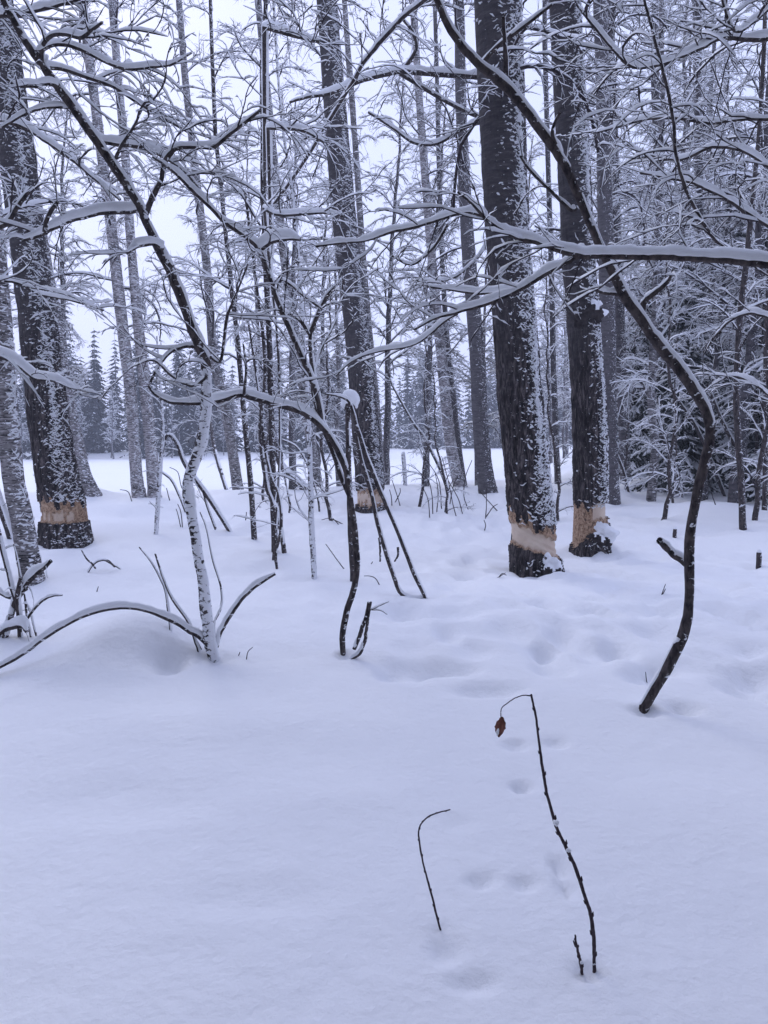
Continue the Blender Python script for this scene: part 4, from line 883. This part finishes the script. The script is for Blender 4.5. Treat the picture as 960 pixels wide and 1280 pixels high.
# ------------------------------------------------------------------ the wood: shared birch models, each tree its own object
def proto_tree(h, r0, nb, seed, hstart=.22, bark=FARB, twigs=(9, 8), sk=1.0):
    global R
    keep = R; R = np.random.default_rng(seed)
    n = 30; P = np.zeros((n, 3)); P[:, 2] = np.linspace(-.4, h, n); P[:, :2] = np.cumsum(R.normal(0, .03, (n, 2)), 0); r = np.linspace(r0, r0 * .18, n) * (1 + .25 * np.exp(-np.arange(n) / 1.2))
    mt = MB(); tube(mt, P, r, 9); me_t = mt.mesh('trunk', [bark])
    mb = MB()
    Q, q, L = grow(P[None], r[None], nb, hstart, .98, 55, h * .17, 9, droop=.26, up=.3, rr=.4, jit=.14, rmin=.009, lfall=.45)
    q = np.minimum(q, .006 + .011 * L[:, None]); twigtube(mb, Q, q, np.full(len(Q), .045 * sk))
    Q2, q2, L2 = grow(Q, q, twigs[0], .12, .97, 42, L * .42, 6, droop=.22, up=.08, rr=.6, jit=.2, rmin=.005); twigtube(mb, Q2, q2, np.full(len(Q2), .022 * sk))
    Q3, q3, L3 = grow(Q2, q2, twigs[1], .1, .98, 40, L2 * .5, 4, droop=.3, up=0, rr=.65, jit=.22, rmin=.0035); twigtube(mb, Q3, q3, np.full(len(Q3), .013 * sk))
    me_c = mb.mesh('crown', [TWIG, SNOW]); print('proto', mt.tris() + mb.tris()); R = keep
    return me_t, me_c
PROTOS = [proto_tree(11, .11, 40, 101), proto_tree(13, .13, 44, 102), proto_tree(9, .08, 36, 103, .15), proto_tree(15, .16, 46, 104, .3, FARB), proto_tree(12, .10, 40, 105, .2, BIRCHD)]
YOUNG = [proto_tree(5.0, .035, 26, 111, .08, SAPL, (8, 5), .5), proto_tree(6.5, .045, 28, 112, .1, SAPL, (8, 5), .5)]
def plant(pr, x, y, sc, lab, grp, lean=(0, 0)):
    z = float(hgt(x, y)); root = thing('forest_tree', lab, 'tree', (x, y, z), grp)
    root.rotation_euler = (lean[0], lean[1], rnd.uniform(0, 6.28)); root.scale = (sc, sc, sc * rnd.uniform(.9, 1.15))
    for nm, me in zip(('trunk', 'crown'), pr):
        o = bpy.data.objects.new(nm, me); C.objects.link(o); o.parent = root
    return root
def px_of(x, y): return 480 + F * x / y
cnt = 0; spots = []
def try_plant(x, y, mind, protos, sc, lab, grp):
    for a, b in spots:
        if (a - x) ** 2 + (b - y) ** 2 < mind ** 2: return False
    spots.append((x, y)); plant(rnd.choice(protos), x, y, sc, lab, grp, (rnd.uniform(-.04, .04), rnd.uniform(-.07, .02))); return True
LR = 'snow-laden birch in the dense wood on the right, behind the dark aspens'
while cnt < 95:                                              # right-hand wood
    y = rnd.uniform(17, 62); p = rnd.uniform(665, 1180); x = (p - 480) * y / F
    if p < 725 and y < 34: continue
    if 745 < p < 800 and y < 24: continue
    if try_plant(x, y, .9, PROTOS, rnd.uniform(.8, 1.15), LR, 'trees of the dense wood on the right'): cnt += 1
cnt = 0
while cnt < 8:
    y = rnd.uniform(12.5, 20); p = rnd.uniform(770, 1020); x = (p - 480) * y / F
    if try_plant(x, y, .7, YOUNG, rnd.uniform(.8, 1.2), 'x', 'undergrowth trees on the right'): cnt += 1
ORD = 'leftmost second third fourth fifth sixth seventh eighth ninth tenth eleventh twelfth thirteenth fourteenth'.split()
for i, o in enumerate(sorted([o for o in bpy.data.objects if o.get('group') == 'undergrowth trees on the right'], key=lambda o: o.location[0] / o.location[1])):
    o['label'] = 'thin snowy undergrowth tree, %s of those in front of the right-hand wood' % (ORD[i] + (' from the left' if i else ''))
cnt = 0
RIM = {-90: 'snowy birch by the field just outside the left edge, the nearer of two', -130: 'snowy birch by the field outside the left edge, the farther of two', 215: 'birch at the field rim right of the close birch pair', 335: 'birch at the field rim behind the straight dark young tree',
 425: 'birch at the field rim left of the central leaning aspen', 640: 'birch at the field rim hidden partly behind the thickest aspen', 505: 'birch at the field rim just right of the central leaning aspen, by the post', 655: 'far birch in the gap right of the thickest aspen',
 532: 'low birch at the field rim left of the ragged birch', 365: 'low birch at the field rim left of the snow-speckled birch', 245: 'low birch at the field rim behind the white leaning sapling', 72: 'tall birch at the field rim behind the big left aspen, its branches showing above it', 288: 'tall birch at the field rim behind the slender birch', 392: 'tall birch at the field rim behind the snow-speckled birch', 482: 'tall birch at the field rim behind the narrow birch by the central aspen', 556: 'tall birch at the field rim behind the ragged birch', 598: 'tall birch at the field rim behind the smooth grey aspen', 140: 'birch at the field rim between the big left aspen and the close birch pair'}
SPN = {150: 'spindly snowy young tree in front of the close birch pair', 240: 'spindly young tree behind the white leaning sapling', 420: 'spindly young tree left of the foot of the central aspen', 520: 'spindly young tree right of the central aspen in front of the field', 90: 'spindly young tree beside the big left aspen',
 330: 'spindly young tree farther back by the straight dark one', 560: 'spindly young tree in front of the ragged birch', 700: 'spindly young tree between the two darkest aspens'}
for p, y, s in [(-90, 18, 1), (335, 23, .8), (425, 24, .8), (640, 25, .9), (-130, 22, 1), (655, 38, .9), (532, 24, .7), (365, 22, .7), (72, 21, .8), (392, 25, .85), (482, 25.5, .8), (598, 24.5, .75)]:
    plant(rnd.choice(PROTOS[2:3] if s < .7 else [PROTOS[1], PROTOS[3], PROTOS[4]]), (p - 480) * y / F, y, s, RIM[p], 'birches along the field rim', (rnd.uniform(-.03, .03), -.06))
for p, y, s in [(420, 14, .8), (520, 17, .8), (330, 18, 1), (560, 15.5, .8), (700, 14, .9)]:
    plant(rnd.choice(YOUNG), (p - 480) * y / F, y, s, SPN[p], 'spindly young trees near the field', (0, -.05))

# the unseen wood behind the photographer, planted thickly to darken the near snow
cnt = 0
while cnt < 95:
    a = rnd.uniform(0, 6.28); q = rnd.uniform(4.0, 22); x, y = q * math.cos(a), q * math.sin(a)
    if y > 0 and abs(x) < .55 * y + 3.2: continue
    if y > -1.5: continue
    if try_plant(x, y, 1.3, PROTOS, rnd.uniform(.9, 1.3), 'snowy birch of the wood around the clearing, unseen, planted to shade the near snow', 'birches around the clearing'): cnt += 1

# ------------------------------------------------------------------ spruces
def spruce_mesh(h, rbase, seed, tier=.24, nb=8, side=16, far=False):
    g = np.random.default_rng(seed); nd = MB(); z = .5
    PB = []; 
    Vn = []; Fn = []; Vs = []; cntv = 0
    boughs = []; rads = []
    while z < h - .15:
        Lb = rbase * (1 - z / h) ** (.55 if far else .8) * (.85 + .3 * g.random()) + .12
        k = nb if not far else nb - 1
        for i in range(k):
            a = g.random() * 6.28; l = Lb * (.6 + .5 * g.random()); m = 6; t = np.linspace(0, 1, m)
            dz = -l * (.55 * t ** 1.4) + .12 * l * t ** 3; 
            boughs.append(np.stack([np.cos(a) * l * t, np.sin(a) * l * t, z + g.normal(0, .05) + dz], -1)); rads.append(l)
        z += tier * (1 if not far else 1.5)
    P = np.array(boughs); L = np.array(rads)
    # needles: blades set along side twigs of each bough
    B, m, _ = P.shape; ts = (np.arange(side) + g.random((B, side))) / side
    x = ts * (m - 1.001); i = x.astype(int); f = (x - i)[..., None]; bi = np.arange(B)[:, None]
    s = P[bi, i] * (1 - f) + P[bi, i + 1] * f; T = unit(P[bi, i + 1] - P[bi, i]); S = unit(np.cross(T, [0, 0, 1.]))
    sg = np.where(np.arange(side) % 2 == 0, 1, -1)[None, :, None]
    ln = (L[:, None] * .36 * (1.15 - ts) * (.6 + .8 * g.random((B, side))))[..., None] + .05
    D = unit(T * .8 + S * sg * .9 + np.array([0, 0, -.35]) + g.normal(0, .15, T.shape))
    e = s + D * ln; wv = unit(np.cross(D, [0, 0, 1.])) * (ln * (.34 if far else .15) + .016); dn = np.array([0, 0, 1.]) * (ln * .20 + .012)
    mid = s + D * ln * .5
    # each spray: upper (snow) and lower (needle) leaf-shaped surfaces with ragged fringe
    V = np.stack([s, mid + wv - dn * .6, e - dn * .4, mid - wv - dn * .6, mid + dn * .35, mid - dn * 1.6], 2)
    N = B * side; idx = np.arange(N * 6).reshape(N, 6)
    up = np.concatenate([idx[:, [0, 1, 4]], idx[:, [1, 2, 4]], idx[:, [2, 3, 4]], idx[:, [3, 0, 4]]]); lo = np.concatenate([idx[:, [0, 5, 1]], idx[:, [1, 5, 2]], idx[:, [2, 5, 3]], idx[:, [3, 5, 0]]])
    sn = g.random(N) < (.40 if not far else .15); mi = np.concatenate([np.tile(sn.astype(int), 4), np.zeros(4 * N, int)])
    nd.add(V, np.concatenate([up, lo]), mi)
    if not far:                                               # fringe of hanging needle sprays
        k = 26; tt = g.random((B, k)); x = tt * (m - 1.001); i = x.astype(int); f = (x - i)[..., None]
        s = P[bi, i] * (1 - f) + P[bi, i + 1] * f + g.normal(0, .10, (B, k, 3)) * np.array([1, 1, .3]) * L[:, None, None]
        d = g.normal(0, .5, (B, k, 3)) + np.array([0, 0, -.7]); d = unit(d) * (.10 + .12 * g.random((B, k, 1))); sd = unit(np.cross(d, g.normal(0, 1, (B, k, 3)))) * .018
        V = np.stack([s - sd, s + sd, s + d], 2); nd.add(V, np.arange(B * k * 3).reshape(-1, 3), (g.random(B * k) < .12).astype(int))
        keep = R; mb2 = MB(); snp = P[g.random(B) < .75]; rr = np.full(snp.shape[:2], .02); Pm = np.stack([smooth_path(p, 10) for p in snp]); th = .05
        T_, U_, S_ = frames(Pm, np.array([0, 0, 1.])); n10 = .03 + .10 * g.random(Pm.shape[:2]) * (1 - np.linspace(.9, 0, 10) ** 2); n10[:, -1] = .01; n10[:, 0] = .01
        pu = np.stack([-.01 + 0 * n10, .5 * n10, .02 + .75 * n10, .5 * n10], -1); ps = np.stack([0 * n10, .65 * n10, 0 * n10, -.65 * n10], -1); profile(nd, Pm, pu, ps, U_, S_, 1)
    mt = MB(); n = 12; Pt = np.stack([np.zeros(n), np.zeros(n), np.linspace(-.4, h, n)], -1); tube(mt, Pt, np.linspace(.045 + h * .011, .01, n), 8)
    if far:
        tube(nd, Pt, np.linspace(.05 + h * .010, .01, n), 5, 2)
    return mt, nd
SP = []
for h, rb, sd in ((11, 2.1, 5), (8, 1.7, 6), (5.5, 1.35, 7)):
    a, b = spruce_mesh(h, rb, sd); print('spruce', b.tris()); SP.append((a.mesh('trunk', [FARB]), b.mesh('boughs', [NEEDLE, SNOW], smooth=False)))
for p, y, k, s, lab in [(990, 19, 0, 1.0, 'dark spruce cut by the right edge, its top above the snowy limb'), (905, 25, 0, .9, 'tall dark spruce in the thicket behind the great arch'), (850, 21, 1, .85, 'snowy spruce in the thicket left of the great arch, with hanging boughs'),
                        (800, 27, 1, .9, 'spruce at the left end of the thicket, thin snowy boughs'), (868, 22, 2, .85, 'low young spruce with a snowy skirt in front of the thicket'), (940, 23, 2, 1.1, 'broad low spruce near the knotty thin trunk'),
                        (820, 30, 0, .8, 'spruce deep in the thicket behind its leftmost trunk'), (1060, 17, 0, 1.1, 'large spruce just outside the right edge'),
        *[(None, (x, y), 0, s, 'dark spruce of the wood behind the photographer') for x, y, s in ((-3, -5, 1.1), (1, -6, 1.2), (4.5, -4.5, 1.1), (-6.5, -3, 1), (7.5, -2, 1.1), (-1.2, -9, 1.2), (5.5, -9, 1.2), (-7, -8, 1.2), (-1.5, -3.4, 1.0), (2.2, -3.4, 1.1), (-4.5, -3.2, 1.2), (6.2, -2.6, 1.0), (0.2, -4.4, 1.4), (4.5, -.6, 1.2), (-4.6, -.6, 1.2), (-2.6, -7, 1.4), (3.2, -7, 1.4), (-9, -5, 1.3), (9, -5.5, 1.3), (0, -12, 1.4), (6.5, .6, 1.2), (-6.6, .6, 1.2))]]:  # the last group is unseen, added round the camera to block sky light
    if p is None: x, y = y
    else: x = (p - 480) * y / F
    root = thing('spruce_tree', lab, 'tree', (x, y, float(hgt(x, y))), None if 'behind the photographer' not in lab else 'added unseen spruces behind the photographer'); root.scale = (s, s, s); root.rotation_euler = (0, 0, rnd.uniform(0, 6))
    for nm, me in zip(('trunk', 'boughs'), SP[k]):
        o = bpy.data.objects.new(nm, me); C.objects.link(o); o.parent = root
# the far shore: rows of conifers and bare birches beyond the field
FM = []
for h, rb, sd in ((12, 1.9, 31), (9.5, 1.7, 32), (14, 2.1, 33), (11, 2.6, 34)):
    a, b = spruce_mesh(h, rb, sd, .30, 6, 7, True); FM.append(b.mesh('far_conifer', [NEEDLEF, SNOW, FARB], smooth=False)); print('far', b.tris())
def far_birch(h, seed):
    global R
    keep = R; R = np.random.default_rng(seed); n = 14; P = np.zeros((n, 3)); P[:, 2] = np.linspace(-.3, h, n); P[:, :2] = np.cumsum(R.normal(0, .06, (n, 2)), 0); r = np.linspace(.11, .03, n)
    mb = MB(); tube(mb, P, r, 5); Q, q, L = grow(P[None], r[None], 34, .25, .98, 50, h * .16, 6, droop=.2, up=.3, rr=.5, rmin=.016); twigtube(mb, Q, q, np.full(len(Q), .05))
    Q2, q2, L2 = grow(Q, q, 9, .1, .98, 42, L * .5, 4, droop=.25, rr=.7, rmin=.012); twigtube(mb, Q2, q2, np.full(len(Q2), .04)); R = keep
    print('fb', mb.tris()); return mb.mesh('far_birch', [FARB, SNOW])
FB = [far_birch(9, 41), far_birch(7.5, 42)]
for q in range(300):
    p = rnd.uniform(-150, 760) if q % 6 else rnd.uniform(-500, -150); row = rnd.random()
    ys = 84 if p < 440 else 84 + min(1, (p - 440) / 60) * 36
    y = ys + row * 34 + rnd.uniform(0, 3); x = (p - 480) * y / F
    if row < .25 and rnd.random() < .55: me = rnd.choice(FB); nm = 'far_birch'; lab = 'bare pale birch in the wood across the open field'; s = rnd.uniform(.7, 1.1); grp = 'bare birches across the field'
    else: me = rnd.choice(FM); nm = 'conifer_tree'; lab = 'snow-dusted conifer in the wood across the open field'; s = rnd.uniform(.85, 1.2) * (1 if rnd.random() < .8 else 1.2) * (1 if p < 440 else 1.2); grp = 'conifers across the field'
    o = bpy.data.objects.new(nm, me); C.objects.link(o); o.location = (x, y, float(hgt(x, y)) - .2); o.scale = (s, s, s * rnd.uniform(.9, 1.15)); o.rotation_euler = (0, 0, rnd.uniform(0, 6.28)); tag(o, lab, 'tree', grp)

# ------------------------------------------------------------------ cold haze
HZ = True
if HZ:
    mb = MB(); x0, x1, y0, y1, z0, z1 = -160, 160, -30, 210, -3, 26
    V = [(x0, y0, z0), (x1, y0, z0), (x1, y1, z0), (x0, y1, z0), (x0, y0, z1), (x1, y0, z1), (x1, y1, z1), (x0, y1, z1)]
    mb.add(V, [(0, 3, 2, 1), (4, 5, 6, 7), (0, 1, 5, 4), (1, 2, 6, 5), (2, 3, 7, 6), (3, 0, 4, 7)])
    hm = bpy.data.materials.new('haze'); hm.use_nodes = True; t = hm.node_tree; t.nodes.clear()
    o_ = t.nodes.new('ShaderNodeOutputMaterial'); pv = t.nodes.new('ShaderNodeVolumePrincipled'); pv.inputs['Density'].default_value = .0016; pv.inputs['Color'].default_value = (.86, .90, 1, 1)
    t.links.new(pv.outputs[0], o_.inputs['Volume'])
    o = mb.obj('haze', [hm], smooth=False); o['kind'] = 'stuff'
tot = sum(len(m.loops) - 2 * len(m.polygons) for m in bpy.data.meshes if m.users)
print('TOTAL unique tris', tot)
